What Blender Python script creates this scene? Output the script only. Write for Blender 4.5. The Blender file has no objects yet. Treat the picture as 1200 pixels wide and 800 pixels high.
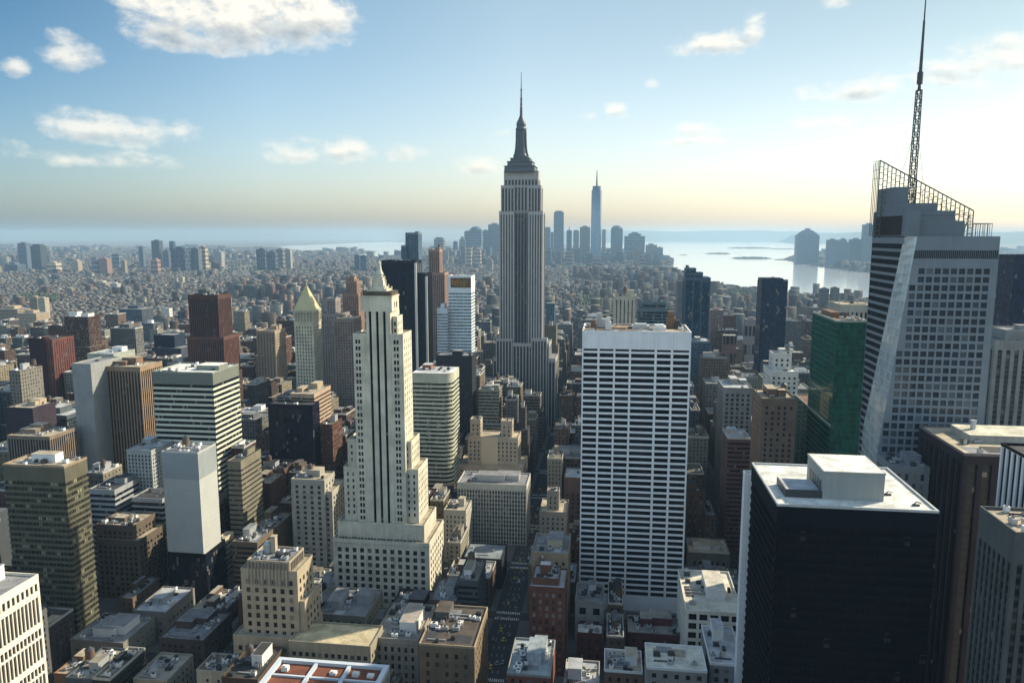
import bpy, math, random, os
import numpy as np
from math import radians, sin, cos, tan, atan2, asin, sqrt, pi

S = bpy.context.scene
COL = S.collection
R0 = random.Random(7)

# ------------------------------------------------------------------ camera
CAMZ, FPX = 260.0, 880.0
YAW, PITCH = radians(7.44), radians(8.08)
cam = bpy.data.objects.new('camera', bpy.data.cameras.new('camera'))
COL.objects.link(cam)
cam.location = (0, 0, CAMZ)
cam.rotation_euler = (pi / 2 - PITCH, 0, YAW)
cam.data.sensor_width = 36.0
cam.data.lens = 36.0 * FPX / 1200.0
cam.data.clip_start = 1.0
cam.data.clip_end = 200000.0
S.camera = cam

# ------------------------------------------------------------------ light
SUN_AZ, SUN_EL = radians(57.0), radians(31.5)      # clockwise from +Y, above the horizon
SUN_STRENGTH, SKY_STRENGTH = 4.8, 0.115
S.view_settings.view_transform = 'Standard'
S.view_settings.look = 'None'
S.view_settings.exposure = 0.65
S.view_settings.gamma = 1.0
S.view_settings.use_curve_mapping = False
S.cycles.use_denoising = True
S.cycles.max_bounces = 5
S.cycles.diffuse_bounces = 1
S.cycles.glossy_bounces = 2
S.cycles.transmission_bounces = 2
S.cycles.volume_bounces = 1
S.cycles.caustics_reflective = False
S.cycles.caustics_refractive = False

sun = bpy.data.objects.new('sun', bpy.data.lights.new('sun', 'SUN'))
COL.objects.link(sun)
sd = (sin(SUN_AZ) * cos(SUN_EL), cos(SUN_AZ) * cos(SUN_EL), sin(SUN_EL))
sun.rotation_euler = (pi / 2 - SUN_EL, 0, pi - SUN_AZ)
sun.location = (600, 300, 900)
sun.data.energy = SUN_STRENGTH
sun.data.angle = radians(0.5)
sun.data.color = (1.0, 0.89, 0.68)

# ------------------------------------------------------------------ pixel <-> world (photo frame 1200 x 800)
_F = (-sin(YAW) * cos(PITCH), cos(YAW) * cos(PITCH), -sin(PITCH))
_R = (cos(YAW), sin(YAW), 0.0)
_U = (-sin(YAW) * sin(PITCH), cos(YAW) * sin(PITCH), cos(PITCH))


def ray(px, py):
    a, b = (px - 600.0) / FPX, (400.0 - py) / FPX
    return tuple(_F[i] + _R[i] * a + _U[i] * b for i in range(3))


def P(px, py, Y):
    """where the sight line through a photo pixel crosses the plane at depth Y"""
    d = ray(px, py)
    t = Y / d[1]
    return (d[0] * t, Y, CAMZ + d[2] * t)


def G(px, py, z=0.0):
    d = ray(px, py)
    t = (z - CAMZ) / d[2]
    return (d[0] * t, d[1] * t)


def proj(x, y, z):
    v = (x, y, z - CAMZ)
    f = sum(v[i] * _F[i] for i in range(3))
    f = max(f, 1e-3)
    return (600 + FPX * sum(v[i] * _R[i] for i in range(3)) / f,
            400 - FPX * sum(v[i] * _U[i] for i in range(3)) / f)


def zlimit(py, px, Y):
    return P(px, py, Y)[2]

# ------------------------------------------------------------------ node helpers
class NT:
    def __init__(s, tree):
        s.t = tree
        s.n = tree.nodes
        s.l = tree.links

    def new(s, typ, **kw):
        n = s.n.new(typ)
        for k, v in kw.items():
            setattr(n, k, v)
        return n

    def link(s, a, b):
        s.l.new(a, b)

    def put(s, sock, v):
        if isinstance(v, bpy.types.NodeSocket):
            s.link(v, sock)
        elif v is not None:
            sock.default_value = v

    def m(s, op, a, b=None, c=None, clamp=False):
        n = s.new('ShaderNodeMath', operation=op, use_clamp=clamp)
        s.put(n.inputs[0], a)
        s.put(n.inputs[1], b)
        s.put(n.inputs[2], c)
        return n.outputs[0]

    def mix(s, f, a, b, blend='MIX'):
        n = s.new('ShaderNodeMix', data_type='RGBA', blend_type=blend)
        s.put(n.inputs[0], f)
        s.put(n.inputs[6], a)
        s.put(n.inputs[7], b)
        return n.outputs[2]

    def step(s, v, lo, hi):
        n = s.new('ShaderNodeMapRange', interpolation_type='SMOOTHSTEP')
        s.put(n.inputs[0], v)
        n.inputs[1].default_value = lo
        n.inputs[2].default_value = hi
        return n.outputs[0]

    def noise(s, vec, scale, detail=3.0, rough=0.55):
        n = s.new('ShaderNodeTexNoise')
        s.put(n.inputs['Vector'], vec)
        n.inputs['Scale'].default_value = scale
        n.inputs['Detail'].default_value = detail
        n.inputs['Roughness'].default_value = rough
        return n.outputs[0]

    def vscale(s, vec, sc):
        n = s.new('ShaderNodeVectorMath', operation='MULTIPLY')
        s.put(n.inputs[0], vec)
        n.inputs[1].default_value = sc
        return n.outputs[0]


def c4(c):
    return (c[0], c[1], c[2], 1.0)

# ------------------------------------------------------------------ world: Nishita sky and far cumulus
W = bpy.data.worlds.new('World')
S.world = W
W.use_nodes = True
W.cycles.sampling_method = 'MANUAL'
W.cycles.sample_map_resolution = 512
nt = NT(W.node_tree)
W.node_tree.nodes.clear()
wout = nt.new('ShaderNodeOutputWorld')
bg = nt.new('ShaderNodeBackground')
sky = nt.new('ShaderNodeTexSky', sky_type='NISHITA')
sky.sun_disc = False
sky.sun_elevation = SUN_EL
sky.sun_rotation = SUN_AZ
sky.altitude = 200
sky.air_density = 1.0
sky.dust_density = 2.2
sky.ozone_density = 1.5
tc = nt.new('ShaderNodeTexCoord')
sep = nt.new('ShaderNodeSeparateXYZ')
nt.link(tc.outputs['Generated'], sep.inputs[0])
az = nt.m('ARCTAN2', sep.outputs[0], sep.outputs[1])
el = nt.m('ARCSINE', sep.outputs[2])
CLOUDS = [  # photo position, half width, half height, weight
    (285, 30, 132, 31, 1.35), (225, 48, 74, 17, 1.1), (360, 24, 62, 26, 1.2), (82, 68, 34, 18, 1.0), (20, 83, 17, 8, .75),
    (132, 156, 88, 17, 1.05), (60, 155, 26, 11, .8), (212, 158, 26, 12, .8), (130, 190, 84, 9, .65), (12, 178, 20, 10, .7),
    (380, 180, 100, 14, .9), (460, 182, 60, 10, .6), (840, 54, 56, 15, .95), (884, 38, 18, 14, .75), (985, 2, 24, 8, .9),
    (765, 98, 15, 7, .8), (722, 132, 18, 10, .8), (690, 138, 16, 5, .6), (830, 152, 44, 9, .75), (800, 166, 60, 8, .65),
    (1180, 72, 62, 20, 1.0), (1080, 98, 90, 15, .85), (1000, 110, 60, 12, .8), (980, 142, 50, 9, .7), (1196, 120, 16, 8, .8),
    (560, 195, 50, 12, .6), (585, 155, 16, 6, .5), (910, 190, 60, 8, .5), (1010, 150, 40, 6, .5)]
uv = nt.new('ShaderNodeCombineXYZ')
nt.link(az, uv.inputs[0])
nt.link(nt.m('MULTIPLY', el, 1.6), uv.inputs[1])
fbm = nt.noise(uv.outputs[0], 25.0, 8.0, 0.6)
big = nt.noise(uv.outputs[0], 15.0, 2.0, 0.5)
acc, acb = None, None
for px, py, hw, hh, wt in CLOUDS:
    d = ray(px, py)
    L = sqrt(sum(c * c for c in d))
    a0, e0 = atan2(d[0], d[1]), asin(d[2] / L)
    du = nt.m('MULTIPLY', nt.m('SUBTRACT', az, a0), FPX / hw * 1.0)
    dv = nt.m('MULTIPLY', nt.m('SUBTRACT', el, e0), FPX / hh * 1.0)
    dvn = nt.m('MINIMUM', dv, nt.m('MULTIPLY', dv, .62))       # flatter base, rounder top
    q = nt.m('ADD', nt.m('MULTIPLY', du, du), nt.m('MULTIPLY', dvn, dvn))
    w_ = nt.m('MULTIPLY', nt.m('SUBTRACT', 1.0, q), wt)
    acc = w_ if acc is None else nt.m('MAXIMUM', acc, w_)
    under = nt.m('MULTIPLY', nt.step(dv, .3, -.6), nt.step(w_, -.3, .35))
    acb = under if acb is None else nt.m('MAXIMUM', acb, under)
dens = nt.m('ADD', nt.m('MAXIMUM', acc, -1.5), nt.m('MULTIPLY', nt.m('SUBTRACT', fbm, .5), 2.5))
dens = nt.m('ADD', dens, nt.m('MULTIPLY', nt.m('SUBTRACT', big, .5), 1.0))
mask = nt.step(dens, 0.15, 1.2)
wispy = nt.m('MULTIPLY', nt.step(el, .16, .36), .4)
mask = nt.m('MULTIPLY', mask, nt.m('ADD', .7, wispy, clamp=True))
# the same field a little nearer the sun: what is thick that way shades what lies behind it
uv2 = nt.new('ShaderNodeVectorMath', operation='ADD')
nt.link(uv.outputs[0], uv2.inputs[0])
uv2.inputs[1].default_value = (.006, .012, 0)
fbm2 = nt.noise(uv2.outputs[0], 25.0, 8.0, 0.6)
rim = nt.m('MULTIPLY', nt.m('SUBTRACT', fbm2, fbm), 2.2)
shade = nt.m('ADD', nt.m('MULTIPLY', acb, nt.step(dens, .3, 1.4)), rim, clamp=True)
# sky tint by bearing and height: deeper blue at left, pale cream low down
low = nt.step(el, .30, .0)
tint = nt.mix(low, (0.92, 1.0, .96, 1), (1.22, 1.23, 1.27, 1))
az_gain = nt.new('ShaderNodeValToRGB')
cr_ = az_gain.color_ramp
for p_, c_ in ((0.0, (2.95, 2.5, 2.1)), (.25, (1.6, 1.5, 1.4)), (.33, (.7, .8, .85)), (.386, (.34, .56, .70)), (.43, (.92, .98, .98)), (.48, (1.10, 1.03, .93)), (.57, (.50, .56, .55)), (.75, (.85, .85, .8)), (1.0, (2.95, 2.5, 2.1))):  # both ends: extra sky brightness behind the camera, added to light shaded fronts
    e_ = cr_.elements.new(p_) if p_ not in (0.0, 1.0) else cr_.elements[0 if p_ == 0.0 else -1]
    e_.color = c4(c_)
nt.link(nt.m('ADD', nt.m('DIVIDE', az, 2 * pi), .5), az_gain.inputs[0])
awc = nt.mix(nt.m('MULTIPLY', low, .5), az_gain.outputs[0], (1.0, .93, .86, 1))
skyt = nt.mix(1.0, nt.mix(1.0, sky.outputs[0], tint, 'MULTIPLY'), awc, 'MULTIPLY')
ccol = nt.mix(shade, (6.6, 6.2, 5.4, 1), (2.4, 2.7, 2.95, 1))
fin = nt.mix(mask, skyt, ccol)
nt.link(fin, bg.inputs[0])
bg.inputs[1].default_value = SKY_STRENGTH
nt.link(bg.outputs[0], wout.inputs[0])

# ------------------------------------------------------------------ materials
_M = {}
SPEC_GLASS = .2


def new_mat(name):
    m = bpy.data.materials.new(name)
    m.use_nodes = True
    t = NT(m.node_tree)
    b = m.node_tree.nodes['Principled BSDF']
    return m, t, b


def wall(c, rough=.85, dirt=.22, metal=0.0):
    """masonry, stone or painted metal with blotches and rain streaks of its own"""
    key = ('w', tuple(round(x, 3) for x in c), rough, dirt, metal)
    if key in _M:
        return _M[key]
    m, t, b = new_mat('facade')
    co = t.new('ShaderNodeTexCoord').outputs['Object']
    n1 = t.noise(co, .09, 4)
    n2 = t.noise(t.vscale(co, (1.1, 1.1, .05)), .9, 3)
    n3 = t.noise(co, 1.7, 2)
    k = t.m('ADD', t.m('MULTIPLY', n1, .5), t.m('ADD', t.m('MULTIPLY', n2, .35), t.m('MULTIPLY', n3, .15)))
    k = t.step(k, .3, .7)
    dark = tuple(x * (1 - dirt * 1.4) for x in c)
    lite = tuple(min(.9, x * (1 + dirt * .5)) for x in c)
    t.link(t.mix(k, c4(dark), c4(lite)), b.inputs['Base Color'])
    b.inputs['Roughness'].default_value = rough
    b.inputs['Metallic'].default_value = metal
    b.inputs['Specular IOR Level'].default_value = .3 if max(c) > .06 else .06
    _M[key] = m
    return m


def glass(c=(.014, .018, .024), blind=(.22, .21, .18), share=.14, cell=0.0, fh=3.6, rough=.09, stripe=None, spec=None):
    """window glass; some panes have blinds. cell > 0: panes told apart along a strip by position"""
    key = ('g', c, blind, share, cell, fh, rough, stripe, spec)
    if key in _M:
        return _M[key]
    m, t, b = new_mat('window_glass')
    oi = t.new('ShaderNodeObjectInfo')
    ge = t.new('ShaderNodeNewGeometry')
    if cell:
        co = t.new('ShaderNodeTexCoord').outputs['Object']
        sp = t.new('ShaderNodeSeparateXYZ')
        t.link(co, sp.inputs[0])
        cb = t.new('ShaderNodeCombineXYZ')
        t.link(t.m('FLOOR', t.m('DIVIDE', sp.outputs[0], cell)), cb.inputs[0])
        t.link(t.m('FLOOR', t.m('DIVIDE', sp.outputs[1], cell)), cb.inputs[1])
        t.link(t.m('FLOOR', t.m('DIVIDE', sp.outputs[2], fh)), cb.inputs[2])
        wn = t.new('ShaderNodeTexWhiteNoise', noise_dimensions='3D')
        t.link(cb.outputs[0], wn.inputs['Vector'])
        r = wn.outputs[0]
    else:
        r = t.m('FRACT', t.m('ADD', t.m('MULTIPLY', oi.outputs['Random'], 7.31), ge.outputs['Random Per Island']))
    r2 = t.m('FRACT', t.m('MULTIPLY', r, 13.7))
    hasb = t.m('GREATER_THAN', r, 1 - share)
    dk = t.mix(r2, c4(tuple(x * .55 for x in c)), c4(tuple(x * 1.7 for x in c)))
    bl = t.mix(r2, c4(tuple(x * .45 for x in blind)), c4(blind))
    colr = t.mix(hasb, dk, bl)
    if stripe:
        co = t.new('ShaderNodeTexCoord').outputs['Object']
        sp = t.new('ShaderNodeSeparateXYZ')
        t.link(co, sp.inputs[0])
        f = t.m('FRACT', t.m('DIVIDE', sp.outputs[2], fh))
        colr = t.mix(t.m('LESS_THAN', f, .38), colr, c4(stripe))
    t.link(colr, b.inputs['Base Color'])
    b.inputs['Roughness'].default_value = rough
    b.inputs['Specular IOR Level'].default_value = SPEC_GLASS if spec is None else spec
    _M[key] = m
    return m


def roofm(c, rough=.9):
    key = ('r', c, rough)
    if key in _M:
        return _M[key]
    m, t, b = new_mat('roofing')
    co = t.new('ShaderNodeTexCoord').outputs['Object']
    n1 = t.noise(co, .12, 5, .65)
    n2 = t.noise(co, 1.3, 3)
    k = t.step(t.m('ADD', t.m('MULTIPLY', n1, .7), t.m('MULTIPLY', n2, .3)), .33, .66)
    t.link(t.mix(k, c4(tuple(x * .58 for x in c)), c4(tuple(min(.88, x * 1.16) for x in c))), b.inputs['Base Color'])
    b.inputs['Roughness'].default_value = rough
    b.inputs['Specular IOR Level'].default_value = .25
    _M[key] = m
    return m


def plain(name, c, rough=.6, metal=0.0):
    key = ('p', name)
    if key in _M:
        return _M[key]
    m, t, b = new_mat(name)
    co = t.new('ShaderNodeTexCoord').outputs['Object']
    n1 = t.noise(co, .8, 3)
    t.link(t.mix(n1, c4(tuple(x * .8 for x in c)), c4(tuple(min(.9, x * 1.15) for x in c))), b.inputs['Base Color'])
    b.inputs['Roughness'].default_value = rough
    b.inputs['Metallic'].default_value = metal
    _M[key] = m
    return m


def city_mat():
    """walls whose colour and window spacing come from face attributes (col, win)"""
    if 'city' in _M:
        return _M['city']
    m, t, b = new_mat('city_facade')
    co = t.new('ShaderNodeTexCoord').outputs['Object']
    sp = t.new('ShaderNodeSeparateXYZ')
    t.link(co, sp.inputs[0])
    ge = t.new('ShaderNodeNewGeometry')
    ns = t.new('ShaderNodeSeparateXYZ')
    t.link(ge.outputs['True Normal'], ns.inputs[0])
    isx = t.m('GREATER_THAN', t.m('ABSOLUTE', ns.outputs[0]), .5)
    u = t.m('ADD', t.m('MULTIPLY', sp.outputs[1], isx), t.m('MULTIPLY', sp.outputs[0], t.m('SUBTRACT', 1.0, isx)))
    ac = t.new('ShaderNodeAttribute', attribute_name='col')
    aw = t.new('ShaderNodeAttribute', attribute_name='win')
    ws = t.new('ShaderNodeSeparateXYZ')
    t.link(aw.outputs['Vector'], ws.inputs[0])
    uu = t.m('DIVIDE', u, t.m('MAXIMUM', ws.outputs[0], .1))
    vv = t.m('DIVIDE', sp.outputs[2], t.m('MAXIMUM', ws.outputs[1], .1))
    mu = t.m('LESS_THAN', t.m('ABSOLUTE', t.m('SUBTRACT', t.m('FRACT', uu), .5)), t.m('MULTIPLY', ws.outputs[2], .5))
    mv = t.m('LESS_THAN', t.m('ABSOLUTE', t.m('SUBTRACT', t.m('FRACT', vv), .5)), .27)
    mk = t.m('MULTIPLY', t.m('MULTIPLY', mu, mv), t.m('LESS_THAN', t.m('ABSOLUTE', ns.outputs[2]), .5))
    cb = t.new('ShaderNodeCombineXYZ')
    t.link(t.m('FLOOR', uu), cb.inputs[0])
    t.link(t.m('FLOOR', vv), cb.inputs[1])
    t.link(isx, cb.inputs[2])
    wn = t.new('ShaderNodeTexWhiteNoise', noise_dimensions='3D')
    t.link(cb.outputs[0], wn.inputs['Vector'])
    gl = t.mix(t.m('GREATER_THAN', wn.outputs[0], .8), (.018, .022, .028, 1), (.14, .14, .13, 1))
    n1 = t.noise(co, .11, 4)
    n2 = t.noise(co, .9, 2)
    k = t.m('ADD', .72, t.m('MULTIPLY', t.m('ADD', t.m('MULTIPLY', n1, .7), t.m('MULTIPLY', n2, .3)), .56))
    vm = t.new('ShaderNodeVectorMath', operation='SCALE')
    t.link(ac.outputs['Color'], vm.inputs[0])
    t.link(k, vm.inputs['Scale'])
    t.link(t.mix(mk, vm.outputs[0], gl), b.inputs['Base Color'])
    t.link(t.m('SUBTRACT', .9, t.m('MULTIPLY', mk, .72)), b.inputs['Roughness'])
    b.inputs['Specular IOR Level'].default_value = .35
    _M['city'] = m
    return m

# ------------------------------------------------------------------ mesh builder
class MB:
    def __init__(s):
        s.v, s.f, s.mi = [], [], []

    def quad(s, a, b, c, d, mi=0):
        n = len(s.v)
        s.v += [a, b, c, d]
        s.f.append((n, n + 1, n + 2, n + 3))
        s.mi.append(mi)

    def poly(s, pts, mi=0):
        n = len(s.v)
        s.v += list(pts)
        s.f.append(tuple(range(n, n + len(pts))))
        s.mi.append(mi)

    def box(s, x0, x1, y0, y1, z0, z1, mi=0, bottom=False, top=True):
        n = len(s.v)
        s.v += [(x0, y0, z0), (x1, y0, z0), (x1, y1, z0), (x0, y1, z0),
                (x0, y0, z1), (x1, y0, z1), (x1, y1, z1), (x0, y1, z1)]
        fs = [(0, 1, 5, 4), (1, 2, 6, 5), (2, 3, 7, 6), (3, 0, 4, 7)]
        if top:
            fs.append((4, 5, 6, 7))
        if bottom:
            fs.append((3, 2, 1, 0))
        for f in fs:
            s.f.append(tuple(n + i for i in f))
            s.mi.append(mi)

    def loft(s, bot, top, z0, z1, mi=0, cap=True):
        n, k = len(s.v), len(bot)
        s.v += [(p[0], p[1], z0) for p in bot] + [(p[0], p[1], z1) for p in top]
        for i in range(k):
            j = (i + 1) % k
            s.f.append((n + i, n + j, n + k + j, n + k + i))
            s.mi.append(mi)
        if cap:
            s.f.append(tuple(n + k + i for i in range(k)))
            s.mi.append(mi)

    def cyl(s, cx, cy, r0, r1, z0, z1, n=10, mi=0, cap=True):
        a = [(cx + r0 * cos(2 * pi * i / n), cy + r0 * sin(2 * pi * i / n)) for i in range(n)]
        b = [(cx + r1 * cos(2 * pi * i / n), cy + r1 * sin(2 * pi * i / n)) for i in range(n)]
        s.loft(a, b, z0, z1, mi, cap)

    def beam(s, p, q, w, mi=0):
        """square bar between two points"""
        d = np.array(q, float) - np.array(p, float)
        L = np.linalg.norm(d)
        if L < 1e-6:
            return
        d /= L
        h = np.array((0, 0, 1.0)) if abs(d[2]) < .9 else np.array((1.0, 0, 0))
        a = np.cross(d, h)
        a /= np.linalg.norm(a)
        b = np.cross(d, a)
        n = len(s.v)
        for e in (p, q):
            for sa, sb in ((-1, -1), (1, -1), (1, 1), (-1, 1)):
                s.v.append(tuple(np.array(e, float) + a * sa * w / 2 + b * sb * w / 2))
        for f in ((0, 1, 5, 4), (1, 2, 6, 5), (2, 3, 7, 6), (3, 0, 4, 7), (4, 5, 6, 7), (3, 2, 1, 0)):
            s.f.append(tuple(n + i for i in f))
            s.mi.append(mi)

    def mesh(s, name, mats):
        me = bpy.data.meshes.new(name)
        me.from_pydata(s.v, [], s.f)
        for m in (mats if isinstance(mats, (list, tuple)) else [mats]):
            me.materials.append(m)
        if any(s.mi):
            me.polygons.foreach_set('material_index', s.mi)
        me.update()
        return me

    def build(s, name, mats, parent=None, loc=None, kind=None):
        if not s.f:
            return None
        o = bpy.data.objects.new(name, s.mesh(name, mats))
        COL.objects.link(o)
        if parent is not None:
            o.parent = parent
        if loc:
            o.location = loc
        if kind:
            o['kind'] = kind
        return o


def struct(mb, name, mats, kind='structure', loc=None):
    return mb.build(name, mats, None, loc, kind)


HEROES = []      # footprints, for the infill to keep clear of


class Thing:
    """a building: an Empty at its base; parts are local to it"""

    def __init__(s, name, label, cat, x0, x1, y0, y1, short=None, vb=None, group=None, reg=True):
        s.o = bpy.data.objects.new(name, None)
        COL.objects.link(s.o)
        s.cx, s.cy = (x0 + x1) / 2, (y0 + y1) / 2
        s.o.location = (s.cx, s.cy, 0)
        s.o['label'] = label
        s.o['category'] = cat
        if group:
            s.o['group'] = group
        s.wins = []
        s.x0, s.x1, s.y0, s.y1 = x0, x1, y0, y1
        s.vb = vb
        s.rng = random.Random(hash((round(x0, 1), round(y0, 1))) & 0xffff)
        if reg:
            HEROES.append(dict(t=s, x0=x0, x1=x1, y0=y0, y1=y1, vb=vb, short=short, ztop=0, name=name))
            s.h = HEROES[-1]
        else:
            s.h = dict(ztop=0)

    def L(s, x, y):
        return (x - s.cx, y - s.cy)

    def part(s, mb, name, mats, parent=None, kind=None, label=None):
        o = mb.build(name, mats, parent or s.o, None, kind)
        if o and label:
            o['label'] = label
        return o

HAZE_COL = (.28, .45, .64, 1)
HAZE_DENS = 6.0e-5
HAZE_G = .15

# ------------------------------------------------------------------ facades
def evenly(W, bay, ww, margin=0.0):
    n = max(1, int(round((W - 2 * margin) / bay)))
    b = (W - 2 * margin) / n
    return [margin + b * i + (b - ww) / 2 for i in range(n)]


def wall_face(mb, T, O, u, W, z0, z1, cols, ww, rows, wh, gm, depth=.35, slant=None, vis=True, u0=0.0):
    """a wall with real window openings (jambs and all); the panes go to T.wins"""
    n = (u[1], -u[0])

    def p(a, z, d=0.0):
        return (O[0] + u[0] * a - n[0] * d, O[1] + u[1] * a - n[1] * d, z)
    e = slant or (lambda z: u0)
    W = W + u0

    def strip(za, zb):
        if zb - za > 1e-4:
            mb.quad(p(e(za), za), p(W, za), p(W, zb), p(e(zb), zb))
    z = z0
    for r in rows:
        strip(z, r)
        zt = r + wh
        lo = max(e(r), e(zt))
        cs = [c for c in cols if c > lo + .15 and c + ww < W - .05]
        a_r, a_t = e(r), e(zt)
        for c in cs:
            mb.quad(p(a_r, r), p(c, r), p(c, zt), p(a_t, zt))
            d = depth
            mb.quad(p(c, r), p(c, r, d), p(c, zt, d), p(c, zt))
            mb.quad(p(c + ww, r, d), p(c + ww, r), p(c + ww, zt), p(c + ww, zt, d))
            mb.quad(p(c, r), p(c + ww, r), p(c + ww, r, d), p(c, r, d))
            mb.quad(p(c, zt, d), p(c + ww, zt, d), p(c + ww, zt), p(c, zt))
            q = p(c + ww / 2, r, d)
            T.wins.append((q, u, ww, wh, gm, vis))
            a_r = a_t = c + ww
        mb.quad(p(a_r, r), p(W, r), p(W, zt), p(a_t, zt))
        z = zt
    strip(z, z1)


def win_rows(z0, z1, fh, wh, top=1.5, bot=.8):
    out = []
    z = z1 - top - wh
    while z > z0 + bot:
        out.append(z)
        z -= fh
    return out[::-1]


_PANE = {}


def pane_mesh(ww, wh, gm, fm):
    key = (round(ww, 2), round(wh, 2), gm.name, fm.name)
    if key not in _PANE:
        mb = MB()
        a = ww / 2
        mb.quad((-a, 0, 0), (a, 0, 0), (a, 0, wh), (-a, 0, wh))
        if wh < 6:
            mb.box(-a, a, -.07, -.005, wh * .48, wh * .48 + .09, 1, True)
            mb.box(-a, -a + .08, -.07, -.005, 0.001, wh, 1)
            mb.box(a - .08, a, -.07, -.005, 0.001, wh, 1)
            if ww > 1.8:
                mb.box(-.05, .05, -.065, -.004, 0.002, wh, 1)
        _PANE[key] = mb.mesh('window', [gm, fm])
    return _PANE[key]


FRAME = plain('window_frame', (.06, .058, .052), .5)


def flush_windows(T, ind=100, name='window'):
    """panes of a thing: the ones that show largest are parts of their own, the rest one stuff part"""
    if not T.wins:
        return
    ws = []
    for q, u, ww, wh, gm, vis in T.wins:
        wx, wy = q[0] + T.cx, q[1] + T.cy
        px, py = proj(wx, wy, q[2])
        onscr = vis and -5 < px < 1205 and py < min(T.vb or 800, 800)
        d = sqrt(wx * wx + wy * wy + (q[2] - CAMZ) ** 2)
        ws.append((0 if onscr else 1, -round(ww * wh / d / d * 1e5, 2), -q[2], q, u, ww, wh, gm))
    ws.sort(key=lambda t: t[:3])
    rest = MB()
    mats = []
    k = 0
    for on, _, _, q, u, ww, wh, gm in ws:
        if on == 0 and k < ind:
            k += 1
            o = bpy.data.objects.new(name, pane_mesh(ww, wh, gm, FRAME))
            COL.objects.link(o)
            o.parent = T.o
            o.location = q
            o.rotation_euler = (0, 0, atan2(u[1], u[0]))
        else:
            if gm not in mats:
                mats.append(gm)
            a = ww / 2
            rest.quad((q[0] - u[0] * a, q[1] - u[1] * a, q[2]), (q[0] + u[0] * a, q[1] + u[1] * a, q[2]),
                      (q[0] + u[0] * a, q[1] + u[1] * a, q[2] + wh), (q[0] - u[0] * a, q[1] - u[1] * a, q[2] + wh), mats.index(gm))
    if rest.f:
        rest.build('windows', mats, T.o, None, 'stuff')
    T.wins = []


FACES = {'F': (1, 0), 'R': (0, 1), 'B': (-1, 0), 'L': (0, -1)}


def face_frame(f, x0, x1, y0, y1):
    if f == 'F':
        return (x0, y0), (1, 0), x1 - x0
    if f == 'R':
        return (x1, y0), (0, 1), y1 - y0
    if f == 'B':
        return (x1, y1), (-1, 0), x1 - x0
    return (x0, y1), (0, -1), y1 - y0


def facing(T, f, x0, x1):
    return f == 'F' or (f == 'R' and x1 + T.cx < 0) or (f == 'L' and x0 + T.cx > 0)


def punched(wm, bay=3.3, ww=1.35, fh=3.6, wh=1.9, gm=None, top=1.6, margin=.9, blankside=False, pair=False, belt=0, depth=.35):
    return dict(t='punched', wm=wm, bay=bay, ww=ww, fh=fh, wh=wh, gm=gm or glass(), top=top, margin=margin,
                blankside=blankside, pair=pair, belt=belt, depth=depth)


def bands(wm, fh=3.8, sp=1.7, top=4.0, gm=None, mull=0.0, topm=None):
    return dict(topm=topm, t='bands', wm=wm, fh=fh, sp=sp, top=top, gm=gm or glass(cell=1.6, fh=fh, share=.08), mull=mull, bot=1.0)


def piers(wm, bay=3.0, pw=1.2, top=4.0, fh=3.6, gm=None, bot=4.0, deep=.6):
    return dict(t='piers', wm=wm, bay=bay, pw=pw, top=top, fh=fh, bot=bot, deep=deep,
                gm=gm or glass(share=.1, cell=3.0, fh=fh, stripe=(.03, .03, .032)))


def curtain(gm, mm, bay=1.6, fh=3.8, top=3.0, mw=.14):
    return dict(t='curtain', gm=gm, wm=mm, bay=bay, fh=fh, top=top, mw=mw)


def blank(wm, jm=None):
    return dict(t='blank', wm=wm, jm=jm)


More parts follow.
